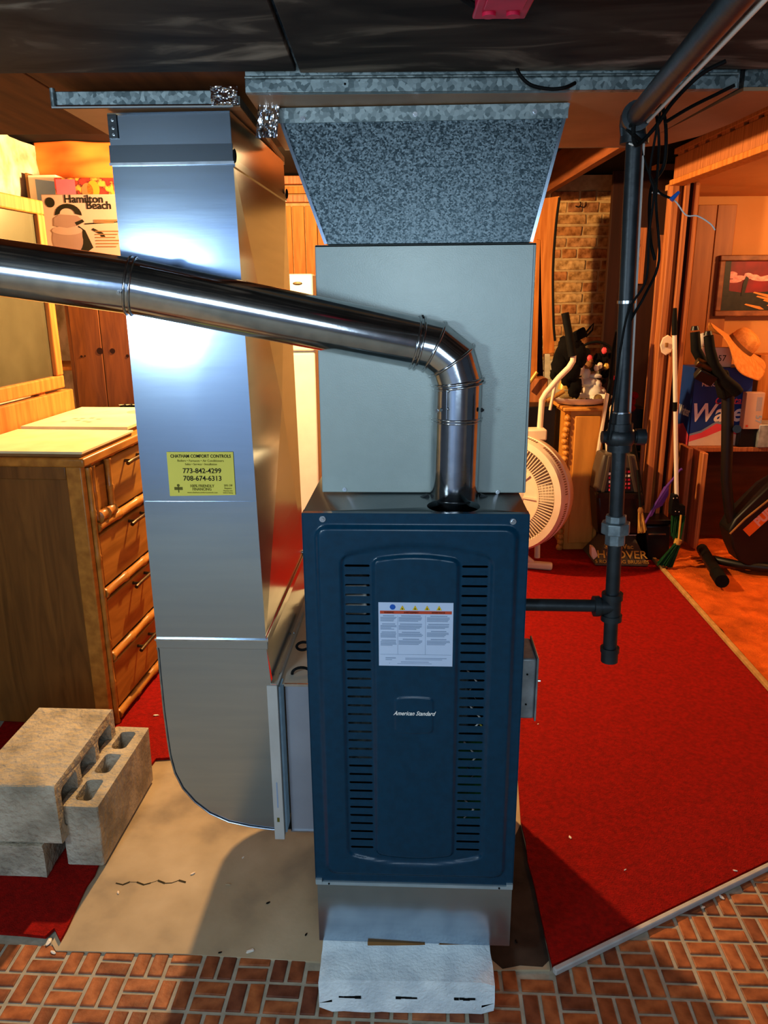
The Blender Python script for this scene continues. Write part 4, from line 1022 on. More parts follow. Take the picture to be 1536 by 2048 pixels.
# debris crumbs
for k, (px, py, s_, mt, lb_) in enumerate([(97, 1880, 0.012, 'ceramic', 'white chip of debris on the left end of the red carpet edge'), (106, 1900, 0.008, 'ceramic', 'small white chip just below the left carpet corner'), (500, 1900, 0.01, 'ceramic', 'long white chip at the front edge of the concrete patch'), (386, 1744, 0.007, 'cream', 'cream chip in the middle of the concrete patch'), (236, 1782, 0.006, 'cream', 'cream chip near the crack at the left of the concrete patch'), (456, 1766, 0.007, 'conc', 'tan chip on the concrete patch below the duct'), (312, 1433, 0.01, 'ceramic', 'white chip on the red carpet between dresser and duct'), (486, 1712, 0.005, 'ceramic', 'tiny white chip on the concrete just below the duct foot'), (440, 1902, 0.005, 'rubber', 'black crumb at the front edge of the concrete patch beside the long white chip'), (612, 1866, 0.005, 'rubber', 'black crumb on the concrete left of the furnace stand'), (536, 1803, 0.006, 'rubber', 'dark crumb on the concrete patch between duct foot and furnace stand'), (1140, 1677, 0.007, 'ceramic', 'white chip on the red carpet right of the furnace door foot'), (1033, 1880, 0.006, 'rubber', 'black crumb on the floor right of the furnace stand'), (1250, 1742, 0.004, 'ceramic', 'tiny white chip on the red carpet near its front strip'), (1444, 1790, 0.009, 'ceramic', 'white flake on the brick floor beside the pale edge strip'), (1455, 1765, 0.008, 'cream', 'cream flake touching the pale edge strip at right'), (1407, 1810, 0.006, 'cream', 'cream chip on the brick floor, lowest of those by the strip'), (1470, 1744, 0.006, 'ceramic', 'small white flake on the red carpet above the strip at right'), (1076, 1450, 0.004, 'ceramic', 'tiny white chip on the red carpet right of the electrical box')]):
    g_ = P(px, py, z=.012); zb_ = .0065 if (inside(g_, cp)) else (.0155 if inside(g_, rc) else .0036)
    tag(obj('debris_chip', MB().ball((0, 0, s_*.22), s_*.7, 8, 6, (1.5, .7, .32), TR((g_.x, g_.y, zb_), random.uniform(0, 3)), .5, 2, k), M[mt], smooth=0), lb_, 'debris', 'debris chips on the floor')

# ================================================================== dresser
dA = math.radians(-5.5)
dc = P(240, 1450, z=.016); dc = Vector((-1.005, 2.50, .016)); DL, DW, DH = 1.12, .47, 1.01
dr = empty('dresser', dc, dA, 'oak dresser with bamboo-style mouldings and dark bar handles at left', 'dresser')
K = dict(parent=dr, world=False)
obj('body', MB().box(-DW, -.012, .012, DL-.012, 0, DH-.03), M['dresser'], **K, bev=.003)
obj('side_frame', MB().box(-DW, -.055, .0, .012, DH-.075, DH-.03), M['dresser'], **K, bev=.003)
obj('corner_post', MB().box(-.055, .0, 0, .03, 0, DH-.03), M['bamboo'], **K, bev=.004)
obj('top_slab', MB().box(-DW-.01, .018, -.012, DL+.01, DH-.03, DH), M['bamboo'], **K, bev=.006)
def bamboo(y0, y1, z, vert=False, y=None, z0=0, z1=0, r=.016):
    n = max(2, int((abs(z1-z0) if vert else abs(y1-y0))/.16)); pts = []; rs = []
    for k in range(n):
        for t, rr in ((0, r*1.0), (.04, r*1.18), (.09, r*.95), (.5, r*.9), (.91, r*.95), (.96, r*1.15)):
            s = (k+t)/n; pts.append((0.004, y, z0+(z1-z0)*s) if vert else (0.004, y0+(y1-y0)*s, z)); rs.append(rr)
    pts.append((0.004, y, z1) if vert else (0.004, y1, z)); rs.append(r)
    return MB().tube(pts, rs, 10)
rows = [(.745, .975), (.50, .73), (.255, .485), (.02, .24)]
obj('bamboo_stile', bamboo(0, 0, 0, True, .04, .0, .97, .011), M['bamboo'], **K, smooth=60)
for k, (a, b) in enumerate(rows):
    y0 = .065 if k else .205
    o = obj('drawer', MB().box(-.011, .004, y0, DL-.05, a+.03, b-.008), M['drawer'], **K, bev=.005)
    hp_ = ((274, 915), (282, 1034), (290, 1156), (299, 1280))[k]; dmx = TR(dc, dA); hq = dmx.inverted() @ PP(hp_[0], hp_[1], dmx @ Vector((.03, 0, 0)), dmx.to_3x3() @ Vector((1, 0, 0))); yc = hq.y; zc_ = hq.z
    hm = MB(); hm.tube([(.030, yc-.085, zc_-.004), (.032, yc-.05, zc_), (.032, yc+.05, zc_), (.030, yc+.085, zc_-.004)], .0075, 10); hm.cyl((.004, yc-.055, zc_), (.03, yc-.055, zc_), .006); hm.cyl((.004, yc+.055, zc_), (.03, yc+.055, zc_), .006)
    h_ = obj('handle', hm, M['brass'], dr, world=False); reparent(h_, o)
    obj('bamboo_rail', bamboo(.05, DL-.03, a+.008, r=.017), M['bamboo'], **K, smooth=60)
obj('small_door', MB().box(-.011, -.004, .075, .175, .785, .955), M['drawer'], **K, bev=.003)
obj('bamboo_stile', bamboo(0, 0, 0, True, .188, .765, .97, .012), M['bamboo'], **K, smooth=60)
obj('bamboo_stile', bamboo(0, 0, 0, True, .07, .775, .97, .009), M['bamboo'], **K, smooth=60)
obj('bamboo_rail', bamboo(.07, .19, .785, r=.02), M['bamboo'], **K, smooth=60)
obj('bamboo_rail', bamboo(.05, DL-.03, .985, r=.012), M['bamboo'], **K, smooth=60)
dm = base(dr)
def dp(x, y, z): return dm @ Vector((x, y, z))
# cardboard sheets and tray on the dresser
def sheet_obj(name, x0, x1, y0, y1, z, th, mat, label, rz=0, cat='cardboard'):
    c = dp((x0+x1)/2, (y0+y1)/2, z); hx_, hy = (x1-x0)/2, (y1-y0)/2
    e = empty(name, c, dA+rz, label, cat)
    obj('top_sheet', MB().box(-hx_, hx_, -hy, hy, th*.55, th), M[mat], e, world=False, bev=.001)
    obj('bottom_flap', MB().box(-hx_+.01, hx_-.006, -hy+.004, hy-.004, 0, th*.5), M['cardd'], e, world=False)
    return e
sheet_obj('flattened_carton', -.46, .005, .01, .43, DH+.001, .018, 'cardb', 'nearer pale flattened carton on the dresser top')
e = sheet_obj('flattened_carton', -.46, -.03, .45, .97, DH+.001, .026, 'cardb', 'farther pale flattened carton with printed marks on the dresser', .01)
for k in range(7): obj('print_mark', MB().cyl((.0+random.uniform(-.12, .06), random.uniform(-.18, .0), .0262), (.0+random.uniform(-.12, .06), random.uniform(-.18, .0), .0262) if 0 else (random.uniform(-.12, .06), random.uniform(-.18, -.02), .0263), .012, seg=8), M['cardd'], e, world=False) if 0 else None
for k in range(8):
    x, y = -.1+.035*(k % 4)+random.uniform(-.01, .01), -.14+.06*(k//4)+random.uniform(-.02, .02); obj('print_mark', MB().box(x, x+.02, y, y+.022, .0261, .0264), M['skin'], e, world=False)
m = MB(); m.lathe([(.05, 0), (.055, .0002)], 20, TR((.11, .13, .0262))); obj('round_mark', m, M['skin'], e, world=False)
bl0 = P(178, 799, 3.35); c = dp(-.2, 1.02, DH)
tg = empty('black_tray', Vector((P(225, 800, 3.50).x, 3.52, DH+.017)), 0, 'narrow black wrapped bundle at the back of the dresser top', 'bundle')
tg.location = dp(-.17, 1.04, DH+.001); BASE[tg.name] = TR(tg.location, dA)
obj('body', MB().box(-.13, .14, -.04, .04, .002, .03), M['darkfab'], tg, world=False, bev=.008)
m = MB()
for k in range(9): m.ball((-.12+k*.03, -.035, .034), .008, 6, 5, (1.6, 1, .5))
obj('foil_trim', m, M['foil'], tg, world=False)
# mirror standing behind the dresser
MX = -DW-.03
mi = empty('dresser_mirror', dp(MX, .3, .95), dA, 'large murky mirror in a wooden frame standing behind the dresser', 'mirror')
mA = TR(dp(MX, .3, .95), dA); mq = lambda px, py: mA.inverted() @ PP(px, py, mA.to_translation(), mA.to_3x3() @ Vector((1, 0, 0)))
q1_, q2_ = mq(76, 402), mq(121, 775)
y0, y1, z0, z1 = -.9, (q1_.y+q2_.y)/2, q2_.z, q1_.z
fwm = .055
obj('mirror_glass', MB().box(-.008, .004, y0+fwm, y1-fwm, z0+fwm, z1-fwm), M['mirror'], mi, world=False)
for a, b, c_, d_ in ((y0, y1, z0, z0+fwm), (y0, y1, z1-fwm, z1), (y0, y0+fwm, z0+fwm, z1-fwm), (y1-fwm, y1, z0+fwm, z1-fwm)):
    obj('frame_rail', MB().box(-.02, .022, a, b, c_, d_), M['pine'], mi, world=False, bev=.006)
for yy in (y0+.2, y1-.2): obj('support', MB().box(-.02, .01, yy, yy+.05, .0, z0-.001), M['pine'], mi, world=False, bev=.003)
obj('base_board', MB().box(-.02, .03, y0, y1+.05, .062, z0-.012), M['pine'], mi, world=False, bev=.004)

# ================================================================== cabinet and boxes behind the dresser
YW = 3.86
cx0, cx1, cz0, cz1 = R4(133, 512, 330, 800, YW)
tcb = empty('tall_cabinet', ((cx0+cx1)/2, YW+.2, .016), 0, 'tall knotty wood cabinet behind the dresser carrying the boxes', 'cabinet')
ctop = P(200, 513, YW).z
obj('side_board', MB().box(cx0, cx0+.02, YW, YW+.4, .016, ctop-.02), M['cabinet'], tcb, bev=.003)
obj('side_board', MB().box(cx1-.02, cx1, YW, YW+.4, .016, ctop-.02), M['cabinet'], tcb, bev=.003)
nn_ = 3
for k in range(nn_):
    a = cx0+.021+(cx1-cx0-.042)*k/nn_; b = cx0+.021+(cx1-cx0-.042)*(k+1)/nn_
    obj('door_board', MB().box(a+.0012, b-.0012, YW-.012, YW+.01, .03, ctop-.022), M['cabinet'], tcb, bev=.003)
for k, (px, py, s_) in enumerate(((200, 702, .016), (225, 702, .013), (255, 712, .008), (163, 713, .006), (170, 712, .004))):
    q = P(px, py, YW-.0125); obj('knot', MB().cyl(q, q+Vector((0, -.0008, 0)), s_, seg=14), M['brownslab'], tcb)
obj('top_board', MB().box(cx0-.25, cx1+.02, YW-.03, YW+.42, ctop-.02, ctop), M['cabinet'], tcb, bev=.003)
obj('low_shelf', MB().box(cx0-.25, cx0-.002, YW+.05, YW+.4, P(120, 735, YW).z-.02, P(120, 735, YW).z), M['pine'], tcb, bev=.003)
obj('end_board', MB().box(cx0-.27, cx0-.25, YW, YW+.4, .016, ctop-.02), M['cabinet'], tcb)
def carton(name, px0, py0, px1, py1, Y, dep, z, mat, label, rz=0, hgt_=None):
    x0, x1, a, b = R4(px0, py0, px1, py1, Y); hh = hgt_ or (b-a)
    e = empty(name, ((x0+x1)/2, Y+dep/2, z), rz, label, 'box')
    obj('carton', MB().box(-(x1-x0)/2, (x1-x0)/2, -dep/2, dep/2, 0, hh), M[mat], e, world=False, bev=.003)
    return e, (x1-x0), hh, -dep/2
mxb, W1, H1, yf = carton('mixer_box', 88, 388, 245, 512, YW-.02, .2, ctop+.001, 'skin', 'tan kitchen mixer carton on the tall cabinet, picture of a stand mixer', rz=math.radians(4))
def bl_(par, s_, u, v, size, mat, yf, W_, H_, bold=0, squash=1, rot=0, name='lettering', shear=0):
    b_ = base(par); X = (b_.to_3x3() @ Vector((1, 0, 0))); U = ZU
    if rot: X, U = -U*rot, X*rot
    text(name, s_, M[mat], par, b_ @ Vector((-W_/2+W_*u, yf-.0005, H_*v)), X, U, size, squash=squash, bold=bold, shear=shear)
bl_(mxb, 'Hamilton', .52, .92, .048, 'ink', yf, W1, H1, .001); bl_(mxb, 'Beach', .70, .82, .048, 'ink', yf, W1, H1, .001)
def disc(par, u, v, ru, rv, yf, W_, H_, mat, name, o=.001, n=24, a0=0, a1=360):
    m = MB(); x = -W_/2+W_*u; z = H_*v; y = yf-o
    pts = [(x+ru*math.cos(math.radians(a0+(a1-a0)*k/n)), y, z+rv*math.sin(math.radians(a0+(a1-a0)*k/n))) for k in range(n+1)]
    m.add([(x, y, z)]+pts, [(0, k+1, k+2) for k in range(n)]); return obj(name, m, M[mat], par, world=False, smooth=0)
def quad(par, pts, yf, W_, H_, mat, name, o=.001):
    m = MB(); m.add([(-W_/2+W_*u, yf-o, H_*v) for u, v in pts], [tuple(range(len(pts)))]); return obj(name, m, M[mat], par, world=False, smooth=0)
disc(mxb, .1, .87, .022, .022, yf, W1, H1, 'ink', 'round_seal')
quad(mxb, [(.42, .50), (.50, .42), (.58, .14), (.50, .07), (.24, .05), (.22, .09), (.38, .12)], yf, W1, H1, 'ink', 'printed_stand', .0008)
disc(mxb, .27, .27, .070, .072, yf, W1, H1, 'printtan', 'printed_bowl', .0012); quad(mxb, [(.10, .30), (.09, .42), (.46, .42), (.455, .28)], yf, W1, H1, 'printtan', 'printed_bowl', .00125); disc(mxb, .275, .42, .070, .020, yf, W1, H1, 'printlt', 'printed_bowl_rim', .0016)
m = MB(); cx_, cz_ = -W1/2+W1*.31, H1*.66; pts = []
for k in range(13): a = math.pi*k/12; pts.append((cx_+.062*math.cos(a), yf-.0010, cz_+.052*math.sin(a)))
for k in range(13): a = math.pi*(12-k)/12; pts.append((cx_-.004+.034*math.cos(a), yf-.0010, cz_+.008+.024*math.sin(a)))
m.add(pts, [(k, k+1, 24-k, 25-k) for k in range(12)]); obj('printed_handle', m, M['ink'], mxb, world=False, smooth=0)
quad(mxb, [(.12, .50), (.13, .62), (.20, .68), (.42, .66), (.50, .56), (.42, .50), (.28, .46)], yf, W1, H1, 'printtan', 'printed_mixer_head', .0018)
quad(mxb, [(.40, .50), (.50, .56), (.48, .60), (.38, .55)], yf, W1, H1, 'ink', 'printed_motor', .0020)
quad(mxb, [(.50, .535), (.96, .575), (.96, .555), (.50, .515)], yf, W1, H1, 'ink', 'printed_line'); quad(mxb, [(.60, .46), (.72, .38), (.75, .30), (.70, .30), (.68, .36), (.58, .43)], yf, W1, H1, 'ink', 'printed_tool')
m = MB()
for k in range(9):
    v = .80-.02*k if k < 3 else .46-.05*(k-3); a = .62; m.box(-W1/2+W1*a, -W1/2+W1*(.93-.03*(k % 3)), yf-.0012, yf-.0008, H1*(v-.22 if k < 3 else v-.06), H1*(v-.205 if k < 3 else v-.045))
o = obj('printed_text', m, M['cardd'], mxb, world=False); o['kind'] = 'stuff'
fz = P(170, 392, YW+.12).z
fbx, W2, H2, yf2 = carton('fruit_box', 110, 352, 260, 420, YW+.20, .18, ctop+.001, 'fruit', 'dark red box printed with fruit standing behind the mixer carton', hgt_=P(170, 356, YW+.2).z-ctop, rz=math.radians(4))
quad(fbx, [(.02, .74), (.02, .98), (.27, .98), (.27, .74)], yf2, W2, H2, 'pink', 'printed_panel'); disc(fbx, .5, .86, .03, .04, yf2, W2, H2, 'bikeor', 'printed_fruit'); disc(fbx, .42, .84, .028, .036, yf2, W2, H2, 'cardd', 'printed_fruit'); disc(fbx, .82, .88, .02, .03, yf2, W2, H2, 'redbar', 'printed_fruit')
bl_(fbx, 'FRUIT', .68, .88, .035, 'pwhite', yf2, W2, H2, rot=1) if 0 else None
wbx, W3, H3, yf3 = carton('white_box', 62, 345, 118, 470, YW+.26, .16, ctop+.001, 'cream', 'cream and red box at the left end behind the mixer carton', hgt_=P(90, 350, YW+.26).z-ctop)
quad(wbx, [(.25, .70), (.25, .95), (.95, .92), (.95, .70)], yf3, W3, H3, 'grey', 'printed_panel'); quad(wbx, [(.55, .60), (.55, .74), (.95, .74), (.95, .60)], yf3, W3, H3, 'redbar', 'printed_panel')
obj('brown_edge', MB().box(-W3/2-.012, -W3/2-.001, yf3, yf3+.15, 0, H3+.01), M['cardd'], wbx, world=False)
# orange cloth and red curtain hung above
def cloth(px, Y, top, bot, amp, fr_, mat, name, label, seed=0):
    xa, xb_ = P(px[0], 320, Y).x, P(px[1], 320, Y).x
    def f(u, v):
        x = xa+(xb_-xa)*u; z = bot+(top-bot)*v+.05*math.sin(u*3)*(1-v)
        return Vector((x, Y+amp*math.sin(u*fr_+v*2+seed)+.02*noise.noise(Vector((u*4, v*4, seed))), z))
    return tag(obj(name, MB().grid(f, 60, 30), M[mat], smooth=180, solid=.002), label, 'cloth')
cloth((66, 300), YW+.45, 2.295, P(150, 385, YW+.45).z, .02, 9, 'orangecloth', 'orange_cloth', 'bright orange cloth hanging behind the boxes at upper left')
cloth((35, 82), YW+.75, 2.28, P(60, 400, YW+.75).z, .015, 7, 'redcloth', 'red_curtain', 'dark red curtain strip left of the orange cloth', 2)
q = P(203, 338, YW+.5)
tag(obj('red_ornament', MB().lathe([(0, .16), (.006, .13), (.012, .10), (.034, .05), (.042, .02), (.036, -.02), (.02, -.05)], 16, TR(q)), M['redcloth']), 'red teardrop-shaped hanging ornament in front of the orange cloth', 'ornament')
wire([(203, 312), (205, 280), (206, 250)], YW+.5, .002, 'rubber', 'thin cord holding the red ornament')

# ================================================================== fridge
YR = 5.0
fx0, fx1, fz0, fz1 = R4(470, 548, 632, 1010, YR)
fzs = P(600, 704, YR).z
frg = empty('refrigerator', ((fx0+fx1)/2, YR+.34, .016), 0, 'white two-door refrigerator seen between duct and coil cabinet', 'refrigerator')
fz0 = .075
obj('body', MB().box(fx0, fx1, YR+.05, YR+.5, .03, fz1), M['white'], frg, bev=.01)
obj('door', MB().box(fx0, fx1, YR, YR+.048, fzs+.006, fz1), M['white'], frg, bev=.012)
obj('door', MB().box(fx0, fx1, YR, YR+.048, fz0, fzs-.006), M['white'], frg, bev=.012)
obj('kick_plate', MB().box(fx0+.01, fx1-.01, YR+.02, YR+.045, .016, fz0-.005), M['blackplastic'], frg)
q = P(595, 567, YR-.001); obj('badge', MB().ball(q, .03, 16, 8, (1, .1, .35)), M['brass'], frg)

# ================================================================== right-hand background
# light post, dark strips, curved board
def postb(name, pts, Y, th, mat, label, cat='board'):
    poly = [P(px, py, Y) for px, py in pts]; return tag(obj(name, MB().prism(poly, (0, th, 0)), M[mat], bev=.002), label, cat)
postb('pine_post', [(1056, 560), (1068, 420), (1082, 420), (1074, 758), (1046, 758)], 5.05, .05, 'pine', 'light pine post with knots right of the coil cabinet', 'post')
postb('dark_rail', [(1072, 470), (1083, 470), (1085, 700), (1087, 760), (1072, 760)], 5.12, .03, 'brownslab', 'dark upright strip between the pine post and the hanging board', 'post')
postb('hanging_board', [(1078, 398), (1119, 392), (1115, 430), (1108, 500), (1107, 600), (1109, 706), (1088, 708), (1084, 600), (1082, 480), (1074, 478)], 5.0, .02, 'pine', 'long orange-brown board hanging in front of the brick wall')
postb('green_rail', [(1088, 708), (1100, 708), (1100, 760), (1089, 760)], 5.1, .02, 'plaster', 'pale rail ends below the hanging board', 'rail')
wire([(1119, 395), (1112, 450), (1106, 540), (1107, 640), (1110, 682)], 4.98, .008, 'rubber', 'black strap hanging down the right edge of the hanging board', 'strap')
wire([(1151, 412), (1158, 414), (1162, 408), (1160, 404)], 5.55, .004, 'rubber', 'small black hook on the brick wall', 'hook')
# plaque
x0, x1, z0, z1 = R4(1262, 455, 1290, 568, 4.83)
pq = empty('wooden_plaque', ((x0+x1)/2, 4.83, z0), 0, 'small red-orange wooden plaque with yellow motif on the dark door', 'plaque')
obj('board', MB().box(x0, x1, 4.825, 4.848, z0, z1), M['casing'], pq, bev=.004)
m = MB(); q = P(1271, 500, 4.82)
for k in range(5): m.ball(q+Vector((.004*math.sin(k*2), 0, .05-.024*k)), .016, 8, 6, (1, .3, 1.1))
obj('yellow_motif', m, M['gold'], pq)
# low wooden cabinet with rope corner
YN = 4.47
nx0, nx1, nz0, nz1 = R4(1136, 815, 1196, 1070, YN)
ns = empty('nightstand', ((nx0+nx1)/2, YN+.2, .016), 0, 'orange oak side cabinet with twisted corner column behind the fan', 'cabinet')
obj('body', MB().box(nx0, nx1+.02, YN+.012, YN+.4, .016, nz1-.02), M['oak'], ns, bev=.004)
obj('door_panel', MB().box(nx0+.025, nx1-.005, YN, YN+.011, .06, nz1-.05), M['oak'], ns, bev=.006)
obj('top_board', MB().box(nx0-.05, nx1+.05, YN-.02, YN+.42, nz1-.02, nz1), M['oak'], ns, bev=.005)
m = MB()
for k in range(24):
    zz = .03+(nz1-.06)*k/24; m.ball((nx0-.022+.006*math.sin(k*1.2), YN+.015, zz), .022, 8, 6, (1, 1, 1.0))
obj('rope_column', m, M['oak'], ns)
# tray with glass fruit etc.
ty = YN+.13
tc = Vector((P(1160, 812, ty).x, ty, nz1+.001))
try_ = empty('oval_tray', tc, 0, 'white oval tray on the oak side cabinet', 'tray')
obj('dish', MB().lathe([(.0, .004), (.10, .004), (.15, .02), (.19, .045), (.195, .048), (.19, .043), (.14, .012), (.09, 0)], 32, Matrix.Diagonal((1, .72, 1, 1))), M['ceramic'], try_, world=False)
def ball(name, px, py, Y, r, mat, label, cat, sc=(1, 1, 1), group=None, nz=0, z=None):
    q = P(px, py, Y)
    if z is not None: q.z = z
    return tag(obj(name, MB().ball(q, r, 16, 12, sc, None, nz), M[mat], smooth=60), label, cat, group)
ball('glass_ball', 1163, 806, ty-.06, .03, 'glass', 'clear amber glass ball at the front of the white tray', 'ornament')
ball('glass_ball', 1150, 797, ty-.02, .028, 'glass', 'amber glass ball left of centre on the white tray', 'ornament')
ball('glass_pear', 1132, 790, ty+.02, .035, 'glass', 'amber glass pear lying at the left of the white tray', 'ornament', (1.3, 1, .8))
ball('glass_ball', 1196, 797, ty-.02, .026, 'glass', 'small amber glass ball at the right of the tray', 'ornament')
m = MB(); q = P(1180, 805, ty-.05)
for k in range(14): a = k*2.4; m.ball(q+Vector((.03*math.cos(a)*(k/14)**.5, .02*math.sin(a), .018*((k*7) % 5)/5)), .012, 8, 6)
tag(obj('dark_grapes', m, M['blackplastic']), 'bunch of shiny dark glass grapes on the white tray', 'ornament')
q0, q1 = P(1094, 803, ty-.06), P(1128, 782, ty-.06)
tag(obj('orange_stick', MB().cyl(q0, q1, .014, seg=12), M['drawer']), 'short orange wooden stick leaning on the white tray', 'stick')
# ceramic figure group
m = MB(); fy = ty+.15
for px, py, r_, sc in ((1186, 782, .055, (1.1, 1, .9)), (1176, 765, .045, (1.2, 1, .7)), (1192, 770, .035, (1, 1, 1)), (1172, 748, .030, (.9, .9, 1.3)), (1190, 752, .03, (1.4, .6, .5)), (1170, 727, .022, (1, 1, 1)), (1200, 785, .035, (1, 1, 1)), (1198, 800, .03, (1, 1, 1))): m.ball(P(px, py, fy), r_, 12, 9, sc, None, .25, 4, px)
tag(obj('ceramic_figurine', m, M['ceramic'], smooth=60), 'white glazed ceramic figurine group behind the tray', 'figurine')
m = MB(); m.ball(P(1158, 738, fy-.04), .035, 14, 10, (1, .8, 1.2)); m.tube([P(1162, 755, fy-.04), P(1164, 768, fy-.04), P(1156, 782, fy-.04), P(1152, 790, fy-.04)], [.012, .01, .009, .012], 8)
tag(obj('ceramic_swan', m, M['cream'], smooth=60), 'cream ceramic bird with curved neck left of the white figurine', 'figurine')
m = MB(); m.ball(P(1175, 730, fy-.01), .03, 12, 9, (1, .8, .8)); m.ball(P(1169, 722, fy-.01), .013); m.ball(P(1181, 723, fy-.01), .013)
tag(obj('small_bear', m, M['cardd'], smooth=60), 'small tan ceramic animal head on top of the figurine', 'figurine')
m = MB(); rnd = random.Random(5); q = P(1190, 715, fy+.10)
fp = empty('flower_arrangement', Vector((q.x, q.y, nz1)), 0, 'dark arched flower arrangement with red blooms behind the figurines', 'flowers')
for k in range(26): m.ball(q+Vector((rnd.uniform(-.11, .11), rnd.uniform(-.03, .03), rnd.uniform(-.16, .03))), rnd.uniform(.02, .035), 8, 6, (1, .8, 1), None, .3, 3, k)
obj('foliage', m, M['darkfab'], fp)
arc = [q+Vector((.125*math.cos(a), 0, -.02+.115*math.sin(a))) for a in [math.pi*k/14 for k in range(15)]]; obj('hoop', MB().tube(arc, .008, 8), M['rubber'], fp)
for dx, dz, mt in ((-.045, .0, 'pink'), (.04, .045, 'pink'), (.10, -.12, 'redplastic'), (.0, -.06, 'cream'), (.06, -.05, 'gold'), (.02, -.045, 'cream')): obj('bloom', MB().ball(q+Vector((dx, -.05, dz)), .017, 10, 8, (1, .6, 1.2), None, .3, 4, 2), M[mt], fp)
obj('stem', MB().cyl((q.x, q.y, nz1+.002), (q.x, q.y, q.z-.1), .02), M['darkfab'], fp)
# black bag hung on ski machine
tag(obj('gold_statue', MB().lathe([(.035, 0), (.03, .03), (.012, .06), (.026, .10), (.018, .14), (.008, .17)], 12, TR(P(1127, 778, ty+.03))), M['gold'], smooth=60), 'small gold figure behind the left of the tray', 'figurine')
# exerciser with white bent tube and black grip
ex = empty('exercise_machine', (P(1082, 860, 4.3).x, 4.3, .016), 0, 'white-tubed exercise machine with black grips behind the fan', 'exercise machine')
tp = [P(1078, 1040, 4.30), P(1079, 866, 4.3), P(1084, 800, 4.3), P(1092, 786, 4.3), P(1118, 755, 4.3), P(1138, 735, 4.3), P(1146, 722, 4.3), P(1147, 708, 4.3)]
tp[0].z = .03
obj('bent_tube', MB().tube(tp, .0165, 14), M['cream'], ex, smooth=60)
obj('foam_grip', MB().tube([P(1145, 712, 4.3), P(1138, 670, 4.3), P(1130, 626, 4.3)], [.024, .021, .021], 14), M['rubber'], ex, smooth=60)
obj('second_tube', MB().tube([P(1100, 820, 4.45), P(1112, 760, 4.45), P(1124, 712, 4.45)], .009, 10), M['cream'], ex, smooth=60)
bg = empty('black_bag', P(1140, 760, 4.40), 0, 'black fabric bag with strap hanging on the exercise machine', 'bag')
def bagf(px, py, r_, sc, k): return MB().ball(P(px, py, 4.4), r_, 16, 12, sc, None, .25, 3, k)
m = MB()
for px, py, r_, sc, k in ((1138, 700, .07, (1.0, .5, 1.2), 1), (1120, 728, .06, (.8, .5, 1.3), 2), (1155, 710, .06, (.9, .5, 1.2), 3), (1108, 748, .04, (.6, .5, .9), 4), (1140, 745, .06, (1, .5, 1.3), 5), (1150, 775, .05, (.8, .5, 1.2), 6)): m.ball(P(px, py, 4.4), r_, 16, 12, sc, None, .3, 3, k)
obj('body', m, M['darkfab'], bg, smooth=60)
obj('flap', MB().bar(P(1146, 676, 4.36), P(1172, 662, 4.36), .03, .055, (0, 0, 1)), M['darkfab'], bg, bev=.008)
obj('strap', MB().tube([P(1170, 668, 4.36), P(1180, 655, 4.36), P(1187, 647, 4.36), P(1185, 660, 4.36), P(1172, 674, 4.36)], .005, 8), M['darkfab'], bg)
# shelf with striped things left behind (orange towel crate)
x0, x1, z0, z1 = R4(1040, 757, 1096, 790, 4.95)
tag(obj('orange_crate', MB().box(x0, x1, 4.95, 5.2, .016, z1), M['casing'], bev=.01), 'orange wooden crate behind the exercise machine', 'crate')
tag(obj('yellow_stick', MB().cyl(P(1052, 775, 4.9), P(1074, 744, 4.9), .012), M['gold']), 'yellow stick resting on the orange crate', 'stick')
x0, x1, z0, z1 = R4(1040, 812, 1104, 1060, 4.75)
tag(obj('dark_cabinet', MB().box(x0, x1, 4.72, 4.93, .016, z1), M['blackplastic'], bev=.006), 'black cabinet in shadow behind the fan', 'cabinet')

# ---- fan
FYc = 4.15
fcn = P(1018, 988, FYc); ax = Vector((-.60, -.80, .06)).normalized(); FR = .325
fan = empty('floor_fan', (fcn.x, fcn.y, .016), 0, 'large cream plastic drum fan on the floor right of the furnace', 'fan')
MF = Matrix.Translation(fcn) @ ax.to_track_quat('Z', 'Y').to_matrix().to_4x4()
obj('drum', MB().lathe([(FR*.97, -.0), (FR, -.02), (FR, -.05), (FR*.985, -.055), (FR*.985, -.075), (FR, -.08), (FR*.97, -.15), (FR*.80, -.20), (FR*.4, -.215), (0, -.216)], 64, MF, cap=False), M['cream'], fan, smooth=40)
obj('front_rim', MB().lathe([(FR*.84, .0), (FR*.86, .018), (FR*.97, .012), (FR*.985, -.004)], 64, MF, cap=False), M['cream'], fan, smooth=60)
obj('hub', MB().lathe([(FR*.32, .018), (FR*.30, .028), (0, .034)], 32, MF, cap=False), M['cream'], fan, smooth=60)
obj('middle_ring', MB().lathe([(FR*.56, .02), (FR*.565, .028), (FR*.60, .028), (FR*.605, .02)], 48, MF, cap=False), M['cream'], fan, smooth=60)
m = MB()
for k in range(96):
    a = 2*math.pi*k/96; c_, s_ = math.cos(a), math.sin(a)
    m.bar(MF @ Vector((FR*.60*c_, FR*.60*s_, .024)), MF @ Vector((FR*.85*c_, FR*.85*s_, .016)), .005, .006, ax)
for k in range(8):
    a = 2*math.pi*k/8; c_, s_ = math.cos(a), math.sin(a)
    m.bar(MF @ Vector((FR*.3*c_, FR*.3*s_, .024)), MF @ Vector((FR*.57*c_, FR*.57*s_, .024)), .012, .006, ax)
o = obj('grille_bars', m, M['cream'], fan); o['kind'] = 'stuff'
obj('inner_disc', MB().lathe([(FR*.3, .022), (FR*.57, .018)], 48, MF, cap=False), M['cream'], fan)
m = MB()
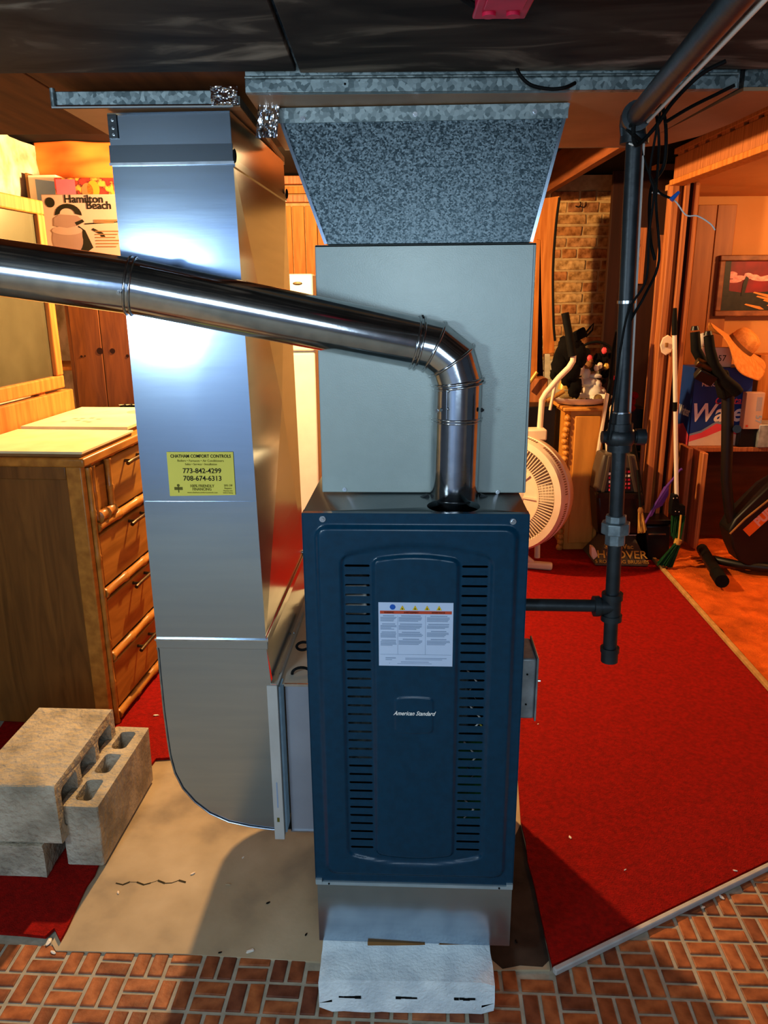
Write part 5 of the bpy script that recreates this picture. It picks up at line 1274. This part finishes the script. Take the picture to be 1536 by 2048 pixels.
for k in range(150):
    if k % 25 < 3: continue
    a = 2*math.pi*k/150; c_, s_ = math.cos(a), math.sin(a)
    for z0, z1 in ((-.022, -.050), (-.082, -.118)):
        r0 = FR*1.002 if z1 > -.06 else FR*.992
        m.bar(MF @ Vector((r0*c_, r0*s_, z0)), MF @ Vector(((r0 if z1 > -.06 else r0-.008)*c_, (r0 if z1 > -.06 else r0-.008)*s_, z1)), .0045, .002, MF.to_3x3() @ Vector((c_, s_, 0)))
o = obj('vent_slots', m, M['cardd'], fan); o['kind'] = 'stuff'
m = MB(); m.bar((fcn.x-.25, fcn.y+.12, .036), (fcn.x+.26, fcn.y-.02, .036), .05, .04); m.bar((fcn.x+.16, fcn.y+.02, .04), (fcn.x+.02, fcn.y+.05, fcn.z-FR+.02), .05, .03, (1, 0, 0)); obj('base_foot', m, M['cream'], fan, bev=.012)
x0, x1, z0, z1 = R4(1040, 858, 1092, 876, 4.25)
obj('carry_handle', MB().box(x0, x1, 4.22, 4.32, z0-.01, z1), M['cream'], fan, bev=.008)

# ---- carpet cleaner
YK = 4.28
vc = empty('carpet_cleaner', (P(1245, 1110, YK).x, YK, .016), 0, 'dark upright carpet cleaner with gold lettering behind the gas pipe', 'vacuum')
def slab(pts, Y, th): return MB().prism([P(px, py, Y) for px, py in pts], (0, th, 0))
fr_y, bk_y = 4.15, 4.32
ft = [P(1190, 1131, z=.02), P(1298, 1133, z=.02)]
m = MB(); a, b = ft[0], ft[1]; c_, d_ = P(1268, 1070, a.y+.13), P(1218, 1068, a.y+.13)
m.add([a, b, c_, d_, a+Vector((0, .02, -.0)), b+Vector((0, .3, 0)), c_+Vector((0, .12, 0)), d_+Vector((0, .12, 0)), a+Vector((0, .3, 0)), ], [(0,1,2,3), (1,5,6,2), (3,2,6,7), (0,3,7,8), (0,8,5,1), (5,8,7,6)])
obj('nozzle_hood', m, M['vac'], vc, smooth=0, bev=.006)
hn = (b-a).cross(d_-a).normalized(); hU = (d_+c_-a-b).normalized()
def hp(u, v): return (a.lerp(b, u)).lerp(d_.lerp(c_, u), v)+hn*.002*(1 if hn.y < 0 else -1)
hX = (b-a).normalized()
text('lettering', 'HOOVER', M['gold'], vc, hp(.50, .34), hX, hU, .070, bold=.001, squash=1.0)
text('lettering', 'SteamVac', M['gold'], vc, hp(.42, .60), hX, hU, .042, bold=.001)
text('lettering', '5 ROTATING BRUSHES', M['gold'], vc, hp(.50, .12), hX, hU, .030, bold=.0005)
obj('side_brush', slab([(1183, 1094), (1190, 1096), (1196, 1112), (1187, 1120), (1183, 1112)], 4.15, .05), M['cream'], vc, bev=.004)
obj('tank', slab([(1192, 985), (1288, 985), (1284, 1072), (1198, 1072)], 4.26, .17), M['vacd'], vc, bev=.02)
obj('tank_lid', slab([(1196, 986), (1284, 988), (1284, 998), (1196, 997)], 4.24, .19), M['vacd'], vc, bev=.006)
obj('upper_body', slab([(1207, 909), (1272, 909), (1278, 940), (1284, 986), (1192, 984), (1198, 945)], 4.27, .15), M['vac'], vc, bev=.012)
obj('side_rib', slab([(1217, 912), (1211, 950), (1203, 985), (1209, 985), (1217, 950), (1222, 912)], 4.255, .014), M['vac'], vc, bev=.003)
obj('side_rib', slab([(1262, 912), (1268, 950), (1276, 985), (1270, 985), (1262, 950), (1257, 912)], 4.255, .014), M['vac'], vc, bev=.003)
obj('label_plate', slab([(1222, 936), (1258, 936), (1262, 982), (1216, 982)], 4.262, .007), M['vacd'], vc)
for k in range(5):
    q = P(1224, 948+8*k, 4.2615); text('lettering', '\u25a0 \u25a0'*1, M[('pwhite', 'redplastic', 'pwhite', 'redplastic', 'pink')[k]], vc, q, (1, 0, 0), ZU, .02)
    q = P(1254, 944+8*k, 4.2615); text('lettering', '\u25a0 \u25a0', M[('redplastic', 'pwhite', 'redplastic', 'pink', 'redplastic')[k]], vc, q, (1, 0, 0), ZU, .018)
obj('handle_stem', slab([(1213, 786), (1219, 788), (1206, 870), (1192, 958), (1187, 955), (1203, 850)], 4.40, .03), M['cream'], vc, bev=.004)
hl = [(1216, 905), (1214, 880), (1222, 850), (1224, 815), (1229, 802), (1234, 815), (1232, 850), (1224, 878), (1222, 905)]
obj('handle_loop', MB().tube([P(px, py, 4.38) for px, py in hl], .012, 10), M['cream'], vc)
obj('hose', MB().tube([P(px, py, 4.42) for px, py in ((1210, 905), (1208, 860), (1216, 800), (1222, 760), (1228, 700), (1236, 660))], .014, 10), M['rubber'], vc)
obj('side_hose', MB().tube([P(px, py, 4.30) for px, py in ((1262, 880), (1270, 920), (1278, 980), (1282, 1010))], .02, 12), M['rubber'], vc)
obj('clip', MB().box(*[P(1257, 1066, 4.28).x, P(1272, 1066, 4.28).x], 4.27, 4.30, P(1262, 1070, 4.28).z, P(1262, 1064, 4.28).z), M['cream'], vc)
# red/white ribbon things behind valve
m = MB()
for k in range(7): m.ball(P(1258+random.uniform(-3, 14), 790+random.uniform(0, 28), 4.6), .02, 8, 6, (1, 1, 1), None, .3, 3, k)
tag(obj('red_trinkets', m, M['redcloth']), 'small heap of dark red trinkets right of the gas pipe', 'trinkets'); 
tag(obj('dark_bin', slab([(1254, 815), (1292, 815), (1288, 900), (1256, 900)], 4.62, .15), M['blackplastic'], bev=.01), 'dark storage box under the red trinkets', 'box')
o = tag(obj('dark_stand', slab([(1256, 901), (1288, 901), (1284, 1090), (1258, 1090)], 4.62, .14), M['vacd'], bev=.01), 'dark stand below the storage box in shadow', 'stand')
# ---- bin, brushes, broom, dustpan, boards
bn = empty('waste_bin', (P(1316, 1100, 4.35).x, 4.4, .016), 0, 'black waste bin with chrome strip beside the broom', 'bin')
obj('bin_body', slab([(1292, 1050), (1342, 1050), (1338, 1128), (1294, 1130)], 4.28, .2), M['blackplastic'], bn, bev=.012)
obj('bin_lid', slab([(1290, 1040), (1344, 1040), (1344, 1049), (1290, 1049)], 4.27, .22), M['vacd'], bn, bev=.006)
obj('chrome_strip', slab([(1297, 1067), (1332, 1067), (1332, 1070), (1297, 1070)], 4.272, .008), M['steel'], bn)
hb2 = empty('hand_brush', (P(1285, 1060, 4.2).x, 4.2, P(1285, 1066, 4.2).z), 0, 'small straw hand brush hanging beside the carpet cleaner', 'brush')
def bristles(pts0, pts1, Y, n, r, jit, seed, w0=.02, w1=.035):
    rnd = random.Random(seed); m = MB()
    for k in range(n):
        t = k/(n-1); a = P(pts0[0][0]+(pts0[1][0]-pts0[0][0])*t, pts0[0][1]+(pts0[1][1]-pts0[0][1])*t, Y+rnd.uniform(-.012, .012))
        b = P(pts1[0][0]+(pts1[1][0]-pts1[0][0])*t, pts1[0][1]+(pts1[1][1]-pts1[0][1])*t+rnd.uniform(-jit, jit), Y+rnd.uniform(-.03, .03))
        m.cyl(a, b, r, r*.6, seg=5)
    return m
o = obj('straw_bristles', bristles(((1277, 1026), (1285, 1026)), ((1276, 1064), (1293, 1063)), 4.2, 40, .0035, 3, 2), M['strawb'], hb2); o['kind'] = 'stuff'
obj('wrapped_neck', MB().tube([P(1281, 1014, 4.2), P(1281, 1020, 4.2), P(1281, 1027, 4.2)], [.008, .016, .014], 10), M['cardd'], hb2)
obj('handle', MB().cyl(P(1281, 1015, 4.2), P(1275, 940, 4.25), .008), M['rubber'], hb2)
br_ = empty('broom', (P(1350, 1125, 4.2).x, 4.2, .016), 0, 'broom with white pole, black grip and green bristles', 'broom')
obj('pole', MB().cyl(P(1353, 992, 4.2), P(1349, 668, 4.2), .0115, seg=14), M['ceramic'], br_)
obj('pole_joint', MB().cyl(P(1350, 822, 4.2), P(1350, 804, 4.2), .013, seg=14), M['rubber'], br_)
obj('grip', MB().tube([P(1349, 670, 4.2), P(1349, 640, 4.2), P(1350, 616, 4.2)], [.015, .014, .010], 12), M['rubber'], br_)
obj('broom_head', slab([(1347, 990), (1357, 990), (1360, 1010), (1371, 1012), (1371, 1032), (1342, 1030), (1343, 1010)], 4.17, .05), M['rubber'], br_, bev=.004)
for px, py in ((1347, 997), (1354, 996), (1351, 1023), (1358, 1024)): obj('rivet', MB().ball(P(px, py, 4.165), .004, 8, 6), M['steel'], br_)
o = obj('green_bristles', bristles(((1344, 1031), (1370, 1032)), ((1342, 1068), (1358, 1090)), 4.2, 60, .0045, 5, 4), M['green'], br_); o['kind'] = 'stuff'
gb = empty('green_whisk', (P(1340, 1128, 4.15).x, 4.15, .016), 0, 'green whisk broom with tan band at the foot of the broom', 'broom')
o = obj('green_bristles', bristles(((1351, 1086), (1361, 1088)), ((1314, 1128), (1344, 1134)), 4.12, 70, .0045, 3, 8), M['green'], gb); o['kind'] = 'stuff'
obj('tan_band', MB().cyl(P(1354, 1088, 4.12), P(1357, 1079, 4.12), .02, seg=12), M['strawb'], gb)
obj('stick', MB().cyl(P(1357, 1080, 4.12), P(1362, 1030, 4.14), .005), M['strawb'], gb)
dpn = empty('dustpan', P(1300, 1040, 4.24), 0, 'purple plastic dustpan standing behind the bin', 'dustpan')
obj('pan', slab([(1291, 1045), (1330, 975), (1338, 970), (1337, 990), (1325, 1012), (1312, 1018), (1305, 1032), (1297, 1036)], 4.25, .02), M['purple'], dpn, bev=.003)
obj('pan_rim', MB().tube([P(1290, 1047, 4.24), P(1316, 1000, 4.24), P(1334, 972, 4.24)], .006, 8), M['purple'], dpn)
obj('handle', MB().tube([P(1334, 972, 4.24), P(1346, 958, 4.24), P(1360, 940, 4.24), P(1364, 938, 4.24)], [.008, .006, .006, .008], 8), M['purple'], dpn)
for k, (pa, pb, top, bot, Y) in enumerate(((1283, 1291, 860, 985, 4.52), (1292, 1303, 860, 1000, 4.5), (1304, 1311, 860, 1010, 4.53), (1314, 1326, 860, 1020, 4.51))):
    lx = P(pa, 900, Y).x; rx = P(pb, 900, Y).x
    tag(obj('leaning_board', MB().box(lx, rx, Y, Y+.02, .017, P(pa, 470+k*15, Y).z), M[('casing', 'pine', 'brownslab', 'casing')[k]], bev=.002), ('narrow orange board nearest the carpet cleaner, leaning by the casing', 'second upright pine board leaning against the opening casing', 'dark brown upright board between two orange ones', 'wide orange-brown board leaning beside the casing foot')[k], 'board')
# ---- side table with boxes (dark cabinet)
YT = 4.62
tx0, tx1, tz0, tz1 = R4(1372, 884, 1640, 1070, YT)
sd = empty('sideboard', ((tx0+tx1)/2, YT+.2, .03), 0, 'dark brown low sideboard behind the exercise bike', 'sideboard')
ttop = P(1450, 893, YT).z
obj('top_board', MB().box(tx0, tx1+.4, YT-.03, YT+.42, ttop-.028, ttop), M['casing'], sd, bev=.004)
obj('front_board', MB().box(tx0+.02, tx1+.38, YT+.02, YT+.035, .05, ttop-.03), M['dkbrown'], sd)
x0 = P(1356, 1000, YT-.1).x; 
obj('end_panel', MB().box(tx0, tx0+.03, YT-.20, YT-.031, .035, ttop), M['casing'], sd, bev=.004)
obj('end_panel', MB().box(tx0-.05, tx0-.02, YT-.10, YT+.3, .035, ttop+.01), M['casing'], sd, bev=.004)
# blue carton
bb, WBx, HB, yfb = carton('blue_carton', 1384, 738, 1500, 893, YT+.03, .22, ttop+.001, 'bluebox', 'blue printed drink carton on the sideboard behind the handlebars')
quad(bb, [(0, .0), (1, 0), (1, .12), (.96, .20), (.9, .16), (.5, .22), (.3, .14), (0, .10)], yfb, WBx, HB, 'cream', 'printed_base', .0008)
quad(bb, [(0, .05), (.3, .12), (.55, .20), (1, .10), (1, .2), (.75, .24), (.45, .29), (.2, .17), (0, .13)], yfb, WBx, HB, 'pink', 'printed_wave', .0012)
quad(bb, [(0, .13), (.2, .17), (.45, .29), (.75, .24), (.75, .265), (.45, .32), (.2, .20), (0, .155)], yfb, WBx, HB, 'grey', 'printed_wave', .0013)
bl_(bb, 'MERCER', .30, .79, .033, 'pwhite', yfb, WBx, HB, .0006); bl_(bb, 'Water', .50, .42, .155, 'pwhite', yfb, WBx, HB, .003, shear=.25, squash=.9); bl_(bb, 'Crystal', .62, .58, .06, 'pink', yfb, WBx, HB, .001, shear=.25)
# side face of the carton
b_ = base(bb)
m = MB(); x = -WBx/2-.0012; m.add([(x, .11, 0), (x, -.11, 0), (x, -.11, HB*.12), (x, .0, HB*.26), (x, .11, HB*.2)], [(0, 1, 2, 3, 4)]); obj('printed_wave', m, M['pink'], bb, world=False, smooth=0)
text('lettering', 'Water', M['pwhite'], bb, b_ @ Vector((-WBx/2-.0012, 0, HB*.42)), (0, -1, 0), ZU, .08, squash=.8, bold=.002)
wb2, W4, H4, yf4 = carton('narrow_carton', 1491, 783, 1527, 856, YT-.045, .06, ttop+.001, 'skin', 'narrow pale carton with number on its side', rz=math.radians(-3), hgt_=None)
q = P(1505, 857, YT-.02); wb2.location.z = q.z; BASE[wb2.name] = TR(wb2.location, math.radians(-3))
bl_(wb2, '57', .78, .28, .05, 'grey', yf4, W4, H4, .0005, rot=1); quad(wb2, [(.13, .06), (.13, .12), (.27, .12), (.27, .06)], yf4, W4, H4, 'redbar', 'printed_mark')
m = MB()
for k in range(5): m.box(-W4/2+W4*(.60+.06*k), -W4/2+W4*(.62+.06*k), yf4-.001, yf4-.0006, H4*.5, H4*.88)
obj('printed_text', m, M['grey'], wb2, world=False)['kind'] = 'stuff'
x0, x1, z0, z1 = R4(1478, 858, 1515, 893, YT-.02)
tag(obj('black_box', MB().box(x0, x1, YT-.026, YT+.026, ttop+.001, q.z-.001), M['blackplastic'], bev=.004), 'black box under the narrow pale carton', 'box')
x0, x1, z0, z1 = R4(1518, 850, 1570, 900, YT-.06)
tag(obj('grey_box', MB().box(x0, x1, YT-.05, YT+.12, ttop+.001, z1), M['junction'], bev=.004), 'grey box at the right end of the sideboard', 'box')
x0, x1, z0, z1 = R4(1528, 712, 1580, 845, YT+.05)
tag(obj('yellow_box', MB().box(x0, x1, YT+.14, YT+.3, P(1540, 850, YT-.05).z+.001, z1), M['pine'], bev=.004), 'orange-yellow box right of the straw hat', 'box')
bxt = ttop+HB+.002
cb = empty('clutter_packet', (P(1420, 720, YT+.08).x, YT+.1, bxt), 0, 'pale printed packet standing on the blue carton', 'packet')
x0, x1, z0, z1 = R4(1398, 690, 1462, 735, YT+.08)
obj('packet', MB().box(x0, x1, YT+.06, YT+.10, bxt, P(1430, 695, YT+.06).z), M['cream'], cb, bev=.003)
text('lettering', '57', M['ink'], cb, P(1444, 717, YT+.058), (1, 0, 0), ZU, .05)
m = MB(); m.ball(P(1404, 680, YT+.09), .035, 12, 9, (.8, .6, 1.2), None, .2, 3, 1); tag(obj('plastic_bag', m, M['ceramic'], smooth=60), 'crumpled white plastic by the left handlebar', 'bag')
# straw hat
hc = P(1480, 692, YT+.02)
hm_ = Matrix.Translation(hc) @ Matrix.Rotation(math.radians(38), 4, 'Y') @ Matrix.Rotation(math.radians(22), 4, 'X')
hat = empty('straw_hat', hc, 0, 'floppy woven straw hat on top of the blue carton', 'hat')
def hatf(u, v):
    a = 2*math.pi*u; r = .085+.14*v; z = -.035*v+.035*v*math.sin(2*a+.6)+.01*math.sin(5*a)*v
    return hm_ @ Vector((r*math.cos(a), r*math.sin(a), z))
obj('brim', MB().grid(hatf, 60, 12), M['straw'], hat, smooth=180, solid=.003)
obj('crown', MB().lathe([(.086, 0), (.082, .05), (.07, .085), (.035, .10), (0, .095)], 32, hm_, cap=False), M['straw'], hat, smooth=60)
obj('hat_band', MB().lathe([(.0875, .004), (.086, .024)], 32, hm_, cap=False), M['cardd'], hat)
# picture
YPi = 5.11
x0, x1, z0, z1 = R4(1432, 510, 1600, 632, YPi)
pic = empty('framed_painting', ((x0+x1)/2, YPi, z0), 0, 'framed landscape painting with deep red sky on the side-room wall', 'painting')
fw_ = .035
for a, b, c_, d_ in ((x0, x1, z0, z0+fw_), (x0, x1, z1-fw_, z1), (x0, x0+fw_, z0+fw_, z1-fw_), (x1-fw_, x1, z0+fw_, z1-fw_)):
    obj('frame_moulding', MB().box(a, b, YPi-.03, YPi+.008, c_, d_), M['mould'], pic, bev=.006)
PW, PH = x1-x0-2*fw_, z1-z0-2*fw_; ox, oz = x0+fw_, z0+fw_
obj('canvas', MB().box(ox, ox+PW, YPi-.008, YPi+.002, oz, oz+PH), M['paintrd'], pic)
def pq_(pts, mat, name, o=.009):
    obj(name, MB().add([(ox+PW*u, YPi-o, oz+PH*v) for u, v in pts], [tuple(range(len(pts)))]), M[mat], pic, smooth=0)
pq_([(0, 0), (1, 0), (1, .42), (.6, .38), (.3, .36), (.12, .40), (0, .45)], 'paintdk', 'painted_ground')
for k, (u, v, w_, h_) in enumerate(((.12, .72, .07, .12), (.22, .66, .10, .09), (.34, .72, .06, .07), (.42, .68, .09, .08), (.54, .64, .14, .08), (.68, .67, .14, .09), (.82, .70, .14, .08), (.15, .60, .10, .06))):
    pq_([(u+w_*math.cos(a)*(1+.15*math.sin(3*a+k)), v+h_*.6*math.sin(a)) for a in [2*math.pi*i/16 for i in range(16)]], 'paintpk', 'painted_cloud', .0095+k*.0002)
for k, (u, v) in enumerate(((.45, .38), (.5, .30), (.6, .22), (.35, .14), (.66, .12))): pq_([(u, v), (u+.2, v-.06), (u+.26, v-.12), (u+.2, v-.12), (u-.02, v-.02)], 'paintor', 'painted_stream', .0118+k*.0001)
pq_([(.27, .3), (.31, .3), (.35, .66), (.31, .7), (.28, .55)], 'paintdk', 'painted_tree', .0125); pq_([(0, .3), (.10, .3), (.09, 1), (0, 1)], 'paintdk', 'painted_tree', .0122)
# switch plate
sp = empty('switch_plate', P(1334, 695, 4.36), 0, 'cream switch plate on the casing left of the broom pole', 'switch plate')
obj('plate', MB().lathe([(0, 0), (.042, 0), (.045, -.004), (.04, -.008), (0, -.009)], 8, Matrix.Translation(P(1333, 690, 4.405)) @ Matrix.Rotation(math.radians(-90), 4, 'X') @ Matrix.Diagonal((.85, 1.25, 1, 1)), cap=False), M['cream'], sp)
q = P(1333, 690, 4.39); obj('toggle', MB().box(q.x-.007, q.x+.007, q.y-.01, q.y+.008, q.z-.012, q.z+.012), M['cardd'], sp, bev=.002)

# ---- exercise bike
YE = 4.05
bk = empty('exercise_bike', (P(1440, 1140, YE).x, YE, .03), 0, 'black exercise bike with padded handlebars and orange label', 'exercise bike')
obj('upright_post', MB().tube([P(1456, 790, YE), P(1454, 900, YE), P(1452, 960, YE), P(1458, 1020, YE), P(1468, 1052, YE)], [.032, .030, .028, .028, .03], 14), M['bikebl'], bk, smooth=60)
obj('handlebar', MB().tube([P(1390, 664, YE-.03), P(1392, 700, YE-.04), P(1404, 722, YE-.04), P(1425, 742, YE-.03)], [.024, .026, .026, .026], 14), M['rubber'], bk, smooth=60)
obj('handlebar', MB().tube([P(1417, 672, YE-.10), P(1420, 700, YE-.10), P(1428, 730, YE-.10), P(1446, 758, YE-.10), P(1470, 778, YE-.11), P(1477, 786, YE-.11)], [.024, .026, .028, .030, .031, .028], 14), M['rubber'], bk, smooth=60)
for (px, py, Y) in ((1390, 652, YE-.03), (1416, 662, YE-.10)): obj('grip_cap', MB().cyl(P(px, py+8, Y), P(px, py, Y), .022, .016, seg=14), M['blackplastic'], bk)
obj('bar_clamp', MB().bar(P(1440, 742, YE-.04), P(1452, 795, YE-.03), .07, .06), M['rubber'], bk, bev=.012)
obj('console', MB().box(-.05, .05, -.025, .025, -.03, .03, TR(P(1411, 752, YE-.09), 0, .5, .45)), M['blackplastic'], bk, bev=.006)
obj('console_cap', MB().box(-.045, .045, -.022, .022, -.018, .018, TR(P(1408, 731, YE-.09), 0, .5, .45)), M['brass'], bk, bev=.006)
# flywheel housing
hc_ = [(1458, 1062), (1470, 1040), (1500, 1010), (1536, 975), (1580, 950), (1640, 960), (1650, 1130), (1560, 1136), (1500, 1134), (1478, 1122), (1466, 1095)]
obj('flywheel_housing', slab(hc_, YE-.05, .14), M['bikebl'], bk, bev=.012)
obj('housing_stripe', MB().tube([P(1460, 1068, YE-.056), P(1490, 1038, YE-.056), P(1540, 998, YE-.056)], .006, 8), M['cardd'], bk)
hx_ = (P(1600, 960, YE)-P(1490, 1058, YE)).normalized(); hu = Vector((-hx_.z, 0, hx_.x))
m = MB(); a = P(1492, 1066, YE-.0505); L2 = .40
m.prism([a-hu*.028, a+hx_*L2-hu*.028, a+hx_*L2+hu*.028, a+hu*.028], (0, -.0012, 0)); obj('orange_label', m, M['bikeor'], bk)
text('lettering', 'PURSUIT', M['bikepk'], bk, a+hx_*.185+Vector((0, -.0015, 0)), hx_, hu, .070, bold=.003, squash=.85)
obj('front_foot', MB().tube([P(1404, 1098, z=.072), P(1420, 1125, z=.072), P(1438, 1152, z=.072)], .032, 14), M['bikebl'], bk, smooth=60)
q0 = P(1433, 1146, z=.075); q1 = P(1441, 1158, z=.075); obj('foot_cap', MB().cyl(q0, q1+(q1-q0)*.4, .036, seg=16), M['rubber'], bk)
obj('base_rail', MB().tube([P(1424, 1118, z=.06), P(1480, 1130, z=.07), P(1560, 1138, z=.07)], .022, 12), M['bikebl'], bk, smooth=60)
obj('fork', MB().tube([P(1466, 1050, YE), P(1440, 1110, YE), P(1424, 1122, YE)], .018, 10), M['bikebl'], bk) if 0 else None
obj('adjust_knob', MB().cyl(P(1474, 858, YE-.05), P(1474, 858, YE-.02), .022, seg=10), M['blackplastic'], bk)
# room behind the camera
tag(obj('wall_rear', MB().box(-3.2, 4.2, -2.7, -2.6, 0, 2.29), M['rearwall'], smooth=0), 'plain wall behind the viewpoint', kind='structure')
